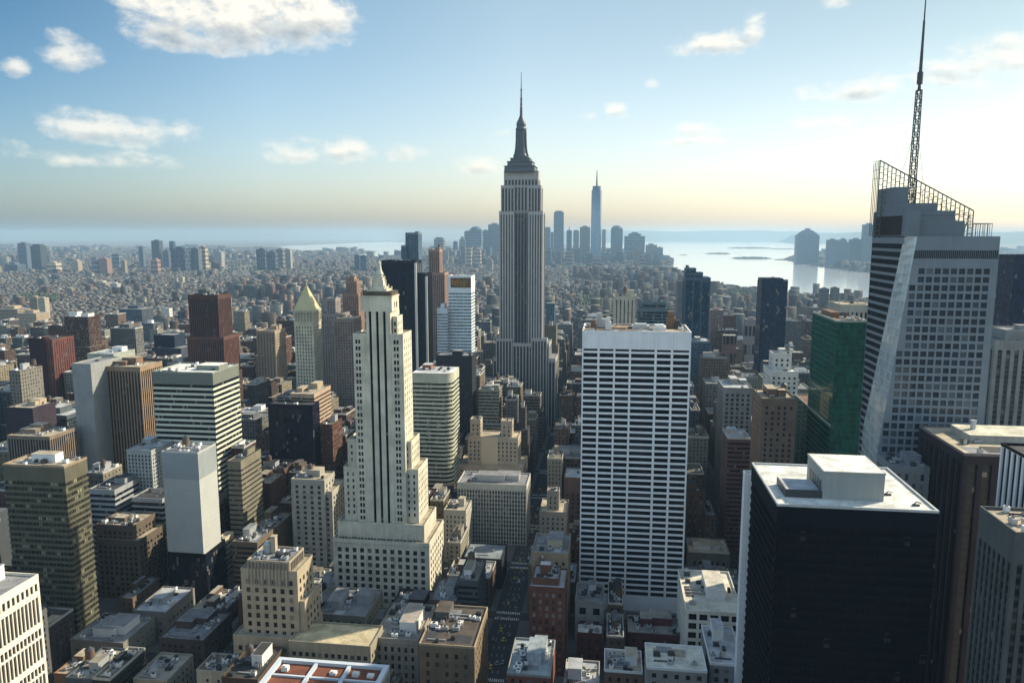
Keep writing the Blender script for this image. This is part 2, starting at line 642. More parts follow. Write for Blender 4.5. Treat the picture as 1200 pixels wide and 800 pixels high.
def tower(T, x0, x1, y0, y1, z0, z1, st, faces='FRLB', nm='wall'):
    """x0..z1 in local coordinates"""
    T.h['ztop'] = max(T.h['ztop'], z1)
    k = st['t']
    wm = st['wm']
    mb = MB()
    if k == 'blank':
        mb.box(x0, x1, y0, y1, z0, z1)
        if st['jm']:
            j = MB()
            zz = z1 - 5
            while zz > max(z0 + 2, z1 - 110):
                j.box(x0 - .03, x1 + .03, y0 - .03, y1 + .03, zz - .09, zz, 0, True)
                zz -= 3.9
            for f in 'FRL':
                O, u, Wd = face_frame(f, x0, x1, y0, y1)
                n = max(2, int(Wd / 4.5))
                for i in range(1, n):
                    qx, qy = O[0] + u[0] * Wd * i / n, O[1] + u[1] * Wd * i / n
                    j.box(qx - .045, qx + .045, qy - .045, qy + .045, max(z0, z1 - 110), z1 - 1.3, 0, False)
            T.part(j, 'panel_joints', st['jm'])
        return T.part(mb, nm, wm)
    if k == 'punched':
        for f in 'FRLB':
            O, u, Wd = face_frame(f, x0, x1, y0, y1)
            if f == 'B' or (st['blankside'] and f in 'RL'):
                mb.quad((O[0], O[1], z0), (O[0] + u[0] * Wd, O[1] + u[1] * Wd, z0),
                        (O[0] + u[0] * Wd, O[1] + u[1] * Wd, z1), (O[0], O[1], z1))
                continue
            rows = win_rows(z0, z1, st['fh'], st['wh'], st['top'])
            cols = evenly(Wd, st['bay'], st['ww'], st['margin'])
            if st['pair']:
                cols = sorted([c - st['ww'] * .62 for c in cols] + [c + st['ww'] * .62 for c in cols])
            wall_face(mb, T, O, u, Wd, z0, z1, cols, st['ww'], rows, st['wh'], st['gm'], st['depth'], vis=facing(T, f, x0, x1))
        o = T.part(mb, nm, wm)
        if st['belt']:
            for zz in [z1 - st['top'] * .55, z1 - st['belt'] * st['fh'] - st['top'] * .7, z0 + (z1 - z0) * .22]:
                if z0 + 2 < zz < z1:
                    cb = MB()
                    cb.box(x0 - .3, x1 + .3, y0 - .3, y1 + .3, zz, zz + .55, 0, True)
                    T.part(cb, 'cornice', wm, o)
        return o
    if k == 'bands':
        n = max(1, int((z1 - z0 - st['top'] - st['bot']) / st['fh']))
        zt = z1 - st['top']
        if st['topm']:
            fb_ = MB()
            fb_.box(x0, x1, y0, y1, zt, z1, 0, True)
            T.part(fb_, 'fascia', st['topm'])
        else:
            mb.box(x0, x1, y0, y1, zt, z1, 0, True)
        g = .32
        zz = zt
        for i in range(n):
            zb = zz - (st['fh'] - st['sp'])
            w = MB()
            w.box(x0 + g, x1 - g, y0 + g, y1 - g, zb, zz, 0, False, False)
            wv = proj((x0 + x1) / 2 + T.cx, y0 + T.cy, zz)
            T_part_window(T, w, st['gm'], wv)
            if st['mull']:
                for f in 'FRL':
                    O, u, Wd = face_frame(f, x0, x1, y0, y1)
                    m = int(Wd / st['mull'])
                    for j in range(1, m):
                        a = j * Wd / m
                        q = (O[0] + u[0] * a, O[1] + u[1] * a)
                        nx, ny = u[1], -u[0]
                        c = (q[0] - nx * .2, q[1] - ny * .2)
                        hx, hy = abs(u[0]) * .09 + abs(nx) * .14, abs(u[1]) * .09 + abs(ny) * .14
                        mb.box(c[0] - hx, c[0] + hx, c[1] - hy, c[1] + hy, zb, zz, 0, False, False)
            last = i == n - 1
            mb.box(x0, x1, y0, y1, z0 if last else zz - st['fh'], zb, 0, True)
            zz -= st['fh']
        return T.part(mb, nm, wm)
    if k == 'piers':
        g = st['deep']
        mb.box(x0, x1, y0, y1, z1 - st['top'], z1, 0, True)
        if st['bot'] > 0:
            mb.box(x0, x1, y0, y1, z0, z0 + st['bot'])
        za, zb = z0 + st['bot'], z1 - st['top']
        c = st['pw']
        for cx_, cy_ in ((x0, y0), (x1 - c, y0), (x0, y1 - c), (x1 - c, y1 - c)):
            mb.box(cx_, cx_ + c, cy_, cy_ + c, za, zb, 0, False, False)
        for f in 'FRL':
            O, u, Wd = face_frame(f, x0, x1, y0, y1)
            n = max(1, int(round(Wd / st['bay'])))
            b = (Wd - st['pw']) / n
            nx, ny = u[1], -u[0]
            for i in range(1, n):
                a0, a1 = i * b, i * b + st['pw']
                q0 = (O[0] + u[0] * a0, O[1] + u[1] * a0)
                q1 = (O[0] + u[0] * a1 - nx * g, O[1] + u[1] * a1 - ny * g)
                mb.box(min(q0[0], q1[0]), max(q0[0], q1[0]), min(q0[1], q1[1]), max(q0[1], q1[1]), za, zb, 0, False, False)
            for i in range(n):
                w = MB()
                a0, a1 = i * b + st['pw'] - .02, (i + 1) * b + .02
                e0 = (O[0] + u[0] * a0 - nx * g * .8, O[1] + u[1] * a0 - ny * g * .8)
                e1 = (O[0] + u[0] * a1 - nx * g * .8, O[1] + u[1] * a1 - ny * g * .8)
                w.quad((e0[0], e0[1], za), (e1[0], e1[1], za), (e1[0], e1[1], zb), (e0[0], e0[1], zb))
                vis = facing(T, f, x0, x1)
                T_part_window(T, w, st['gm'], (500, 500) if vis else (-99, 0), 'window_strip')
        mb.quad((x1, y1, za), (x0, y1, za), (x0, y1, zb), (x1, y1, zb))
        return T.part(mb, nm, wm)
    if k == 'curtain':
        gb = MB()
        gb.box(x0, x1, y0, y1, z0, z1 - st['top'], 0, False, False)
        T.part(gb, 'glazing', st['gm'])
        mb.box(x0 - .1, x1 + .1, y0 - .1, y1 + .1, z1 - st['top'], z1, 0, True)
        w = st['mw']
        n = int((z1 - st['top'] - z0) / st['fh'])
        for i in range(n):
            zz = z1 - st['top'] - (i + 1) * st['fh']
            mb.box(x0 - .08, x1 + .08, y0 - .08, y1 + .08, zz, zz + w * 2.2, 0, True)
        for f in 'FRL':
            O, u, Wd = face_frame(f, x0, x1, y0, y1)
            n = max(1, int(round(Wd / st['bay'])))
            nx, ny = u[1], -u[0]
            for i in range(n + 1):
                a = i * Wd / n
                q = (O[0] + u[0] * a, O[1] + u[1] * a)
                hx, hy = abs(u[0]) * w / 2 + abs(nx) * .12, abs(u[1]) * w / 2 + abs(ny) * .12
                mb.box(q[0] - hx, q[0] + hx, q[1] - hy, q[1] + hy, z0, z1 - st['top'], 0, False, False)
        return T.part(mb, 'frame', wm)


def T_part_window(T, w, gm, wv, name='window_band'):
    T.nw = getattr(T, 'nw', 0)
    if T.nw >= 100 or wv[0] < -50 or wv[1] > 830:
        T.restw = getattr(T, 'restw', MB())
        n = len(T.restw.v)
        T.restw.v += w.v
        T.restw.f += [tuple(n + i for i in f) for f in w.f]
        T.restw.mi += w.mi
        T.restg = gm
        T.restn = name + 's'
        return
    T.nw += 1
    T.part(w, name, gm)


def finish(T, ind=100):
    flush_windows(T, ind)
    if getattr(T, 'restw', None) is not None:
        T.part(T.restw, T.restn, T.restg, kind='stuff')


# ------------------------------------------------------------------ roofs
METAL = plain('galvanised_metal', (.42, .43, .44), .45, .3)
DARKMETAL = plain('dark_metal', (.05, .052, .055), .5, .3)
RUST = plain('rusty_metal', (.2, .11, .06), .8)
WOOD = plain('tank_wood', (.16, .1, .065), .85)
WHITE = plain('white_paint', (.72, .72, .7), .6)
TAR = roofm((.055, .055, .06))
GREYROOF = roofm((.24, .24, .25))
TANROOF = roofm((.42, .36, .27))
WHITEROOF = roofm((.72, .71, .66))
SILVERROOF = roofm((.45, .46, .48))
REDROOF = roofm((.2, .075, .045))


def roof(T, x0, x1, y0, y1, z, rm, pm, ph=1.0, pw=.4, ac=4, bulk=1, tank=0, rng=None, pipes=2, bulkm=None):
    """deck, parapet and the usual clutter; z is the top of the wall"""
    rng = rng or T.rng
    d = MB()
    d.quad((x0 + .05, y0 + .05, z + .02), (x1 - .05, y0 + .05, z + .02), (x1 - .05, y1 - .05, z + .02), (x0 + .05, y1 - .05, z + .02))
    ro = T.part(d, 'roof', rm)
    if ph > 0:
        p = MB()
        e = .06
        p.box(x0 - e, x1 + e, y0 - e, y0 + pw, z - .25, z + ph, 0, True)
        p.box(x0 - e, x1 + e, y1 - pw, y1 + e, z - .25, z + ph, 0, True)
        p.box(x0 - e, x0 + pw, y0 + pw, y1 - pw, z - .25, z + ph, 0, True)
        p.box(x1 - pw, x1 + e, y0 + pw, y1 - pw, z - .25, z + ph, 0, True)
        T.part(p, 'parapet', pm)
    Wd, D = x1 - x0, y1 - y0
    if Wd < 5 or D < 5:
        return ro
    for i in range(bulk):
        w, dd, h = rng.uniform(.22, .42) * Wd, rng.uniform(.25, .5) * D, rng.uniform(3, 6.5)
        cx, cy = rng.uniform(x0 + w / 2 + 1, x1 - w / 2 - 1), rng.uniform(y0 + D * .3 + dd / 2 * .5, max(y0 + D * .31, y1 - dd / 2 - 1))
        cy = min(cy, y1 - dd / 2 - .8)
        b = MB()
        b.box(cx - w / 2, cx + w / 2, cy - dd / 2, cy + dd / 2, z, z + h)
        b.box(cx - w / 2 - .15, cx + w / 2 + .15, cy - dd / 2 - .15, cy + dd / 2 + .15, z + h, z + h + .35, 0, True)
        po = T.part(b, 'penthouse', bulkm or pm)
        t = MB()
        t.quad((cx - w / 2, cy - dd / 2, z + h + .37), (cx + w / 2, cy - dd / 2, z + h + .37), (cx + w / 2, cy + dd / 2, z + h + .37), (cx - w / 2, cy + dd / 2, z + h + .37))
        T.part(t, 'roof', rm, po)
    for i in range(ac):
        w, dd, h = rng.uniform(1.2, 3.6), rng.uniform(1.2, 3.2), rng.uniform(.8, 2.2)
        if Wd < w + 3 or D < dd + 3:
            continue
        cx, cy = rng.uniform(x0 + w / 2 + 1, x1 - w / 2 - 1), rng.uniform(y0 + dd / 2 + 1, y1 - dd / 2 - 1)
        b = MB()
        b.box(cx - w / 2, cx + w / 2, cy - dd / 2, cy + dd / 2, z + .35, z + .35 + h, 0, True)
        b.box(cx - w / 2 + .1, cx - w / 2 + .3, cy - dd / 2 + .1, cy + dd / 2 - .1, z, z + .35)
        b.box(cx + w / 2 - .3, cx + w / 2 - .1, cy - dd / 2 + .1, cy + dd / 2 - .1, z, z + .35)
        b.cyl(cx, cy, min(w, dd) * .33, min(w, dd) * .33, z + .35 + h, z + .65 + h, 10, 1)
        T.part(b, 'air_unit', [rng.choice([METAL, METAL, WHITE, DARKMETAL]), DARKMETAL])
    if pipes and Wd > 8 and D > 8:
        pm_ = rng.choice([METAL, DARKMETAL, METAL])
        for i in range(pipes):
            b = MB()
            y = rng.uniform(y0 + 1.5, y1 - 1.5)
            x = rng.uniform(x0 + 1, x0 + Wd * .4)
            x2 = x + rng.uniform(.2, .5) * Wd
            b.box(x, x2, y - .25, y + .25, z + .3, z + .8, 0, True)
            b.box(x, x + .5, y - .24, y + .24, z, z + .32)
            b.box(x2 - .5, x2, y - .24, y + .24, z, z + .32)
            T.part(b, 'duct', pm_)
            b = MB()
            b.cyl(rng.uniform(x0 + 1, x1 - 1), rng.uniform(y0 + 1, y1 - 1), .3, .3, z, z + rng.uniform(1, 2.2), 6)
            T.part(b, 'vent_pipe', pm_)
    if y0 + T.cy < 560 and Wd > 9 and D > 9 and ac > 3:
        for i in range(3):
            w, dd = rng.uniform(.12, .35) * Wd, rng.uniform(.12, .35) * D
            px_, py_ = rng.uniform(x0 + .6, x1 - w - .6), rng.uniform(y0 + .6, y1 - dd - .6)
            b = MB()
            zz = z + .03 + i * .006
            b.quad((px_, py_, zz), (px_ + w, py_, zz), (px_ + w, py_ + dd, zz), (px_, py_ + dd, zz))
            T.part(b, 'roof_patch', rng.choice([TAR, GREYROOF, SILVERROOF, TANROOF]))
    for i in range(tank):
        water_tank(T, rng.uniform(x0 + 3, x1 - 3), rng.uniform(y0 + D * .4, y1 - 3), z + .02, rng)
    return ro


def water_tank(T, cx, cy, z, rng, r=None):
    r = r or rng.uniform(1.7, 2.5)
    h = r * 1.9
    s = MB()
    for a, b in ((-1, -1), (1, -1), (1, 1), (-1, 1)):
        s.box(cx + a * r * .65 - .13, cx + a * r * .65 + .13, cy + b * r * .65 - .13, cy + b * r * .65 + .13, z, z + 3.2)
    s.box(cx - r * .85, cx + r * .85, cy - r * .85, cy + r * .85, z + 3.2, z + 3.5, 0, True)
    t = MB()
    t.cyl(cx, cy, r, r * .96, z + 3.5, z + 3.5 + h, 14)
    for q in (.2, .45, .7):
        t.cyl(cx, cy, r * 1.02, r * 1.02, z + 3.5 + h * q, z + 3.5 + h * q + .14, 14, 1)
    t.cyl(cx, cy, r * 1.08, .12, z + 3.5 + h, z + 3.5 + h + r * .75, 14, 1)
    o = T.part(t, 'water_tank', [WOOD, DARKMETAL])
    T.part(s, 'tank_stand', RUST, o)


# ------------------------------------------------------------------ a plain hero: one or more tiers given in photo pixels
def hero(name, label, short, tiers, st, rm=None, vb=None, roofkw=None, cat='building', ind=100, pm=None, z0=0.0):
    """tiers: (px left, px right, py of the front roof edge, depth Y, extent dY), widest first"""
    ext = []
    for (a, b, y, Y, dY) in tiers:
        A, B = P(a, y, Y), P(b, y, Y)
        ext.append((A[0], B[0], Y, Y + dY, A[2]))
    x0, x1 = min(e[0] for e in ext), max(e[1] for e in ext)
    y0, y1 = min(e[2] for e in ext), max(e[3] for e in ext)
    T = Thing(name, label, cat, x0, x1, y0, y1, short, vb)
    sts = st if isinstance(st, list) else [st] * len(ext)
    prev = z0
    order = sorted(range(len(ext)), key=lambda i: ext[i][4])
    for j, i in enumerate(order):
        e = ext[i]
        lx0, ly0 = T.L(e[0], e[2])
        lx1, ly1 = T.L(e[1], e[3])
        # a tier stands on the ground unless it lies within the one below
        base = z0
        if j:
            q = ext[order[j - 1]]
            if e[0] >= q[0] - .5 and e[1] <= q[1] + .5 and e[2] >= q[2] - .01 and e[3] <= q[3] + .01:
                base = q[4]
            else:
                base = z0
        tower(T, lx0, lx1, ly0, ly1, base, e[4], sts[i])
        kw = dict(ac=4, bulk=1, tank=0)
        if j < len(order) - 1:
            kw = dict(ac=1, bulk=0, pipes=0)
        else:
            kw.update(roofkw or {})
            if e[2] < 480 and kw['ac'] and kw['ac'] < 14:
                kw['ac'] = int(kw['ac'] * 1.5) + 3
        roof(T, lx0, lx1, ly0, ly1, e[4], rm or GREYROOF, pm or (sts[i]['wm']), **kw)
    finish(T, ind)
    T.ext = ext
    return T

# ------------------------------------------------------------------ stone and paint colours
LIME = wall((.62, .575, .455), .85, .26)
LIME2 = wall((.44, .41, .34))
CREAM = wall((.52, .47, .35))
TAN = wall((.40, .32, .22))
BUFF = wall((.45, .37, .26))
BROWN = wall((.20, .13, .09))
DKBROWN = wall((.11, .075, .06))
REDBRK = wall((.22, .085, .055))
GREY = wall((.30, .30, .29))
DKGREY = wall((.12, .125, .13))
LTGREY = wall((.50, .51, .50))
CONC = wall((.38, .36, .31))
NAVY = wall((.006, .007, .013), .7)
BLACK = wall((.006, .006, .009), .7)
WHT = wall((.80, .80, .80), .7, .1)
WHTW = wall((.72, .69, .60), .7, .12)
GNAVY = glass((.008, .011, .02), share=.04, cell=1.6)
GBLUE = glass((.02, .05, .085), share=.05, cell=1.6, blind=(.12, .16, .18))
GGREEN = glass((.004, .06, .042), share=.04, cell=2.0, blind=(.10, .2, .16))
GOLIVE = glass((.028, .03, .022), blind=(.30, .29, .20), share=.11, cell=2.6, fh=3.7)
GBAND = glass((.012, .016, .018), share=.06, cell=1.6)
GPUN = glass()


# ------------------------------------------------------------------ the stepped limestone tower with a lantern spire
def limestone_tower():
    Y = 478.0
    x0, x1 = P(390, 632, Y)[0], P(504, 632, Y)[0]
    T = Thing('stepped_tower', 'tall stepped limestone tower with three dark vertical strips and a small lantern spire', 'skyscraper',
              x0, x1, Y, Y + 50, 'the stepped limestone tower', 722)
    pun = punched(LIME, 5.6, 2.8, 5.2, 3.4, GPUN, 5, 2.0, belt=0, depth=.6)
    pr = punched(LIME, 5.2, 1.25, 4.6, 2.5, GPUN, 3.5, 1.0, pair=True)
    side = punched(LIME, 4.0, 1.3, 4.6, 2.5, GPUN, 3.0, 1.0)

    def box(a, b, py, dy0, dep, z0, st=None, rm=TANROOF, nroof=True, ph=1.2):
        A, B = P(a, py, Y + dy0), P(b, py, Y + dy0)
        l0, m0 = T.L(A[0], Y + dy0)
        l1, m1 = T.L(B[0], Y + dy0 + dep)
        tower(T, l0, l1, m0, m1, z0, A[2], st or side)
        if nroof:
            roof(T, l0, l1, m0, m1, A[2], rm, LIME, ph=ph, ac=1, bulk=0, pipes=0)
        return l0, l1, m0, m1, A[2]
    b1 = box(390, 503, 632, 0, 44, 0, pun)
    b2 = box(395.5, 497, 612, 3.5, 36, b1[4], blank(LIME))
    # carved frieze under the terrace
    fr = MB()
    n = 22
    for i in range(n):
        xa = b1[0] + 1.5 + (b1[1] - b1[0] - 3) * i / n
        fr.box(xa, xa + 1.1, b1[2] - .35, b1[2] + .1, b1[4] - 3.6, b1[4] - 1.6, 0, True)
    fr.box(b1[0] - .5, b1[1] + .5, b1[2] - .5, b1[3] + .5, b1[4] - 1.3, b1[4] - .6, 0, True)
    fr.box(b1[0] - .25, b1[1] + .25, b1[2] - .25, b1[3] + .25, b1[4] - 48, b1[4] - 47.2, 0, True)
    T.part(fr, 'cornice', LIME)
    # planted terrace
    sh = MB()
    rr = random.Random(3)
    for i in range(26):
        xa = b2[0] + 1 + (b2[1] - b2[0] - 2) * (i + .5) / 26 + rr.uniform(-.3, .3)
        for q in range(14):
            a, b, c = rr.uniform(-.7, .7), rr.uniform(-.5, .5), rr.uniform(0, 1.6)
            sh.box(xa + a - .22, xa + a + .22, b2[2] - 1.6 + b - .2, b2[2] - 1.6 + b + .2, b1[4] + c, b1[4] + c + .4, 0, True)
    T.part(sh, 'shrubs', plain('leaf_green', (.045, .06, .025), .8), kind='stuff')
    b3 = box(402.5, 490, 548, 9.5, 27, b2[4], side)
    b3b = box(407, 482, 516, 11.5, 22, b3[4], side)
    # main shaft: windows, strips, windows
    A, B = P(414, 392, Y + 7.8), P(472.5, 392, Y + 7.8)
    l0, m0 = T.L(A[0], Y + 7.8)
    l1, m1 = T.L(B[0], Y + 7.8 + 21)
    zt, zb = A[2], b2[4]
    mb = MB()
    Wd = l1 - l0
    c0, c1 = Wd * .27, Wd * .76
    rows = win_rows(zb, zt, 4.6, 2.8, 3.2)
    wall_face(mb, T, (l0, m0 - .75), (1, 0), c0, zb, zt, [1.5, 3.5], 1.5, rows, 2.8, GPUN)
    wall_face(mb, T, (l0, m0 - .75), (1, 0), Wd - c1, zb, zt, [c1 + Wd * .05, c1 + Wd * .05 + 2.0], 1.5, rows, 2.8, GPUN, u0=c1)
    dark = glass((.004, .004, .005), share=.01, cell=3, stripe=(.008, .008, .008), spec=.03)
    pw = (c1 - c0)
    zs = P(440, 365, Y + 7)[2]
    a = MB()
    mb.box(l0 + c0, l0 + c1, m0 + .4, m1, zb, zs, 0)
    for q in range(3):
        pass
    xs = [l0 + c0 + pw * f for f in (0, .12, .225, .41, .515, .70, .805, 1)]
    for i in range(0, 8, 2):
        mb.box(xs[i], xs[i + 1], m0 - .95, m0 + .4, zb, zs, 0, True)
    for i in range(1, 7, 2):
        w = MB()
        w.quad((xs[i], m0 + .3, zb), (xs[i + 1], m0 + .3, zb), (xs[i + 1], m0 + .3, zs - .1), (xs[i], m0 + .3, zs - .1))
        T.part(w, 'window_strip', dark)
    rows = win_rows(b3b[4], zt, 4.6, 2.5, 3.2)
    for f in 'RL':
        O, u, wd = face_frame(f, l0, l1, m0 - .75, m1)
        wall_face(mb, T, O, u, wd, zb, zt, evenly(wd, 4.4, 1.3, 1.2), 1.3, rows, 2.5, GPUN, vis=f == 'R')
    mb.quad((l1, m1, zb), (l0, m1, zb), (l0, m1, zt), (l1, m1, zt))
    T.part(mb, 'wall', LIME)
    roof(T, l0, l0 + c0, m0 - .75, m1, zt, TANROOF, LIME, ph=1, ac=0, bulk=0, pipes=0)
    roof(T, l0 + c1, l1, m0 - .75, m1, zt, TANROOF, LIME, ph=1, ac=0, bulk=0, pipes=0)
    # upper right shoulder and the crown block
    s1 = box(460, 465.5, 372, 10, 13, zt, side, ph=.8)
    C0, C1 = P(422.5, 348, Y + 7), P(459, 348, Y + 7)
    k0, k1 = T.L(C0[0], 0)[0], T.L(C1[0], 0)[0]
    km = m0 - .95
    cb = MB()
    cb.box(k0, k1, km, km + 17, zs, C0[2])
    cb.box(k0 - .4, k1 + .4, km - .4, km + 17.4, C0[2], C0[2] + .9, 0, True)
    arch = MB()
    for yy in (km + 5.5, km + 10.5):
        arch.box(k1 + .02, k1 + .06, yy, yy + 2.2, zs + 2, C0[2] - 3.5, 0, True)
        arch.cyl(0, 0, .01, .01, 0, .01, 3)
    T.part(cb, 'crown', LIME)
    T.part(arch, 'window', GPUN)
    # weathered bronze cresting and steps to the lantern
    z = C0[2] + .9
    cx, cy = (k0 + k1) / 2, km + 8.5
    cr = MB()
    hw = (k1 - k0) / 2
    BRZ = wall((.16, .13, .09), .8, .4)
    rr = random.Random(5)
    for i in range(16):
        xa = k0 + (k1 - k0) * i / 16
        cr.box(xa + .1, xa + .8, km + .1, km + .7, z, z + rr.uniform(1.4, 3.2), 0, True)
        cr.box(k1 - .7, k1 - .1, km + 1 + i * .95, km + 1.7 + i * .95, z, z + rr.uniform(1.4, 3.2), 0, True)
    cr.box(k0 + 1.2, k1 - 1.2, km + 1.2, km + 15.5, z, z + 2.9)
    T.part(cr, 'cresting', BRZ)
    st = MB()
    zz = z + 2.9
    for w, h in ((.60, 1.3), (.44, 1.5), (.31, 3.2), (.26, 2.6)):
        r = hw * w
        st.box(cx - r, cx + r, cy - r, cy + r, zz, zz + h, 0)
        for sx in (-1, 1):
            for sy in (-1, 1):
                st.box(cx + sx * r - .35, cx + sx * r + .35, cy + sy * r - .35, cy + sy * r + .35, zz, zz + h + 1.3, 0)
        zz += h
    T.part(st, 'lantern_base', LIME)
    la = MB()
    PATINA = wall((.55, .56, .46), .7)
    la.cyl(cx, cy, hw * .27, hw * .25, zz, zz + 2.6, 8)
    la.cyl(cx, cy, hw * .31, hw * .29, zz + 2.6, zz + 3.1, 8)
    la.cyl(cx, cy, hw * .25, hw * .13, zz + 3.1, zz + 6.6, 8)
    la.cyl(cx, cy, hw * .17, hw * .15, zz + 6.6, zz + 7.1, 8)
    la.cyl(cx, cy, hw * .12, hw * .1, zz + 7.1, zz + 9.6, 8)
    la.cyl(cx, cy, hw * .14, hw * .03, zz + 9.6, zz + 11.6, 8)
    lo = T.part(la, 'lantern', PATINA)
    fi = MB()
    fi.cyl(cx, cy, .14, .08, zz + 11.5, zz + 17.5, 6)
    fi.box(cx - .9, cx + .9, cy - .08, cy + .08, zz + 15.3, zz + 15.6, 0, True)
    T.part(fi, 'finial', DARKMETAL, lo)
    T.h['ztop'] = zz + 17
    finish(T)


limestone_tower()


# ------------------------------------------------------------------ the white gridded slab
def white_slab():
    Y = 500.0
    A, B = P(682.5, 387, Y), P(810.5, 387, Y)
    T = Thing('gridded_tower', 'white gridded office slab with wide dark windows in six columns', 'skyscraper', A[0], B[0], Y, Y + 42, 'the white gridded slab', 712)
    l0, m0 = T.L(A[0], Y)
    l1, m1 = T.L(B[0], Y + 42)
    zt = A[2]
    sc = (l1 - l0) / 128.0
    edges = [0, 1.6, 18.4, 20.9, 37.4, 39.6, 55.9, 58.3, 85.9, 88.6, 104.9, 107.6, 126.0, 128.0]
    fh = 7.5 * sc
    gm = glass((.004, .004, .007), share=.10, blind=(.04, .042, .05), rough=.25, spec=.08)
    mb = MB()
    cols = [(edges[i] * sc, edges[i + 1] * sc) for i in range(1, 13, 2)]
    top = 22 * sc
    mb.box(l0, l1, m0 + .38, m1, 0, zt - .85)
    # fascia
    for a, b in [(edges[i] * sc, edges[i + 1] * sc) for i in range(1, 13, 2)]:
        mb.box(l0 + a + .08, l0 + b - .08, m0 + .2, m0 + .38, zt - top, zt - 1.2, 0, True)
    mb.box(l0, l1, m0 + .06, m0 + .38, zt - 1.2, zt, 0, True)
    for i in range(0, 13, 2):
        mb.box(l0 + edges[i] * sc, l0 + edges[i + 1] * sc, m0, m0 + .38, 0, zt - 1.2, 0, False)
    zz = zt - top
    first = True
    kcell = 0
    while zz > 14:
        wh = fh * .33 if first else fh * .64
        zb = zz - wh
        for a, b in cols:
            T.wins.append(((l0 + (a + b) / 2, m0 + .34, zb), (1, 0), b - a, wh, gm, True))
        nz = zb - fh * .36
        for a, b in cols:
            mb.box(l0 + a, l0 + b, m0 + .1, m0 + .38, nz, zb, 0, True, True)
        zz = nz
        first = False
    for a, b in cols:
        mb.box(l0 + a, l0 + b, m0 + .1, m0 + .38, 0, nz, 0)
    for f in 'RL':
        O, u, wd = face_frame(f, l0, l1, m0 + .38, m1)
        for kk in range(int((zt - 24) / fh)):
            z = zt - top - kk * fh - fh * .64
            xx = O[0] + u[1] * .03
            w = MB()
            T.wins.append(((xx, (m0 + m1) / 2, z), u, wd - 4, fh * .62, gm, False))
    T.part(mb, 'wall', WHT)
    roof(T, l0, l1, m0 + .1, m1, zt - .8, roofm((.34, .25, .17)), WHT, ph=.8, pw=.8, ac=16, bulk=0, pipes=5)
    rr = random.Random(2)
    for (fx, w, h, m) in ((.15, 5, 9, METAL), (.2, 9, 5, METAL), (.10, 4, 6, RUST), (.24, 4, 8, WHITE), (.84, 6, 11, RUST), (.9, 5, 5, DARKMETAL), (.55, 12, 2.5, METAL), (.72, 9, 3, WHITE)):
        b = MB()
        cx = l0 + (l1 - l0) * fx
        cy = m0 + rr.uniform(10, 30)
        b.box(cx - w / 2, cx + w / 2, cy - w / 2, cy + w / 2, zt - .8, zt + h * .6, 0, True)
        b.box(cx - w / 3, cx + w / 3, cy - w / 3, cy + w / 3, zt + h * .6, zt + h, 0, True)
        for q in range(4):
            b.box(cx - w / 2 + q * w / 4, cx - w / 2 + q * w / 4 + .25, cy - w / 2 - .3, cy - w / 2 - .05, zt, zt + h * .8, 0, True)
        T.part(b, 'plant_room', m)
    T.h['ztop'] = zt
    finish(T)


white_slab()


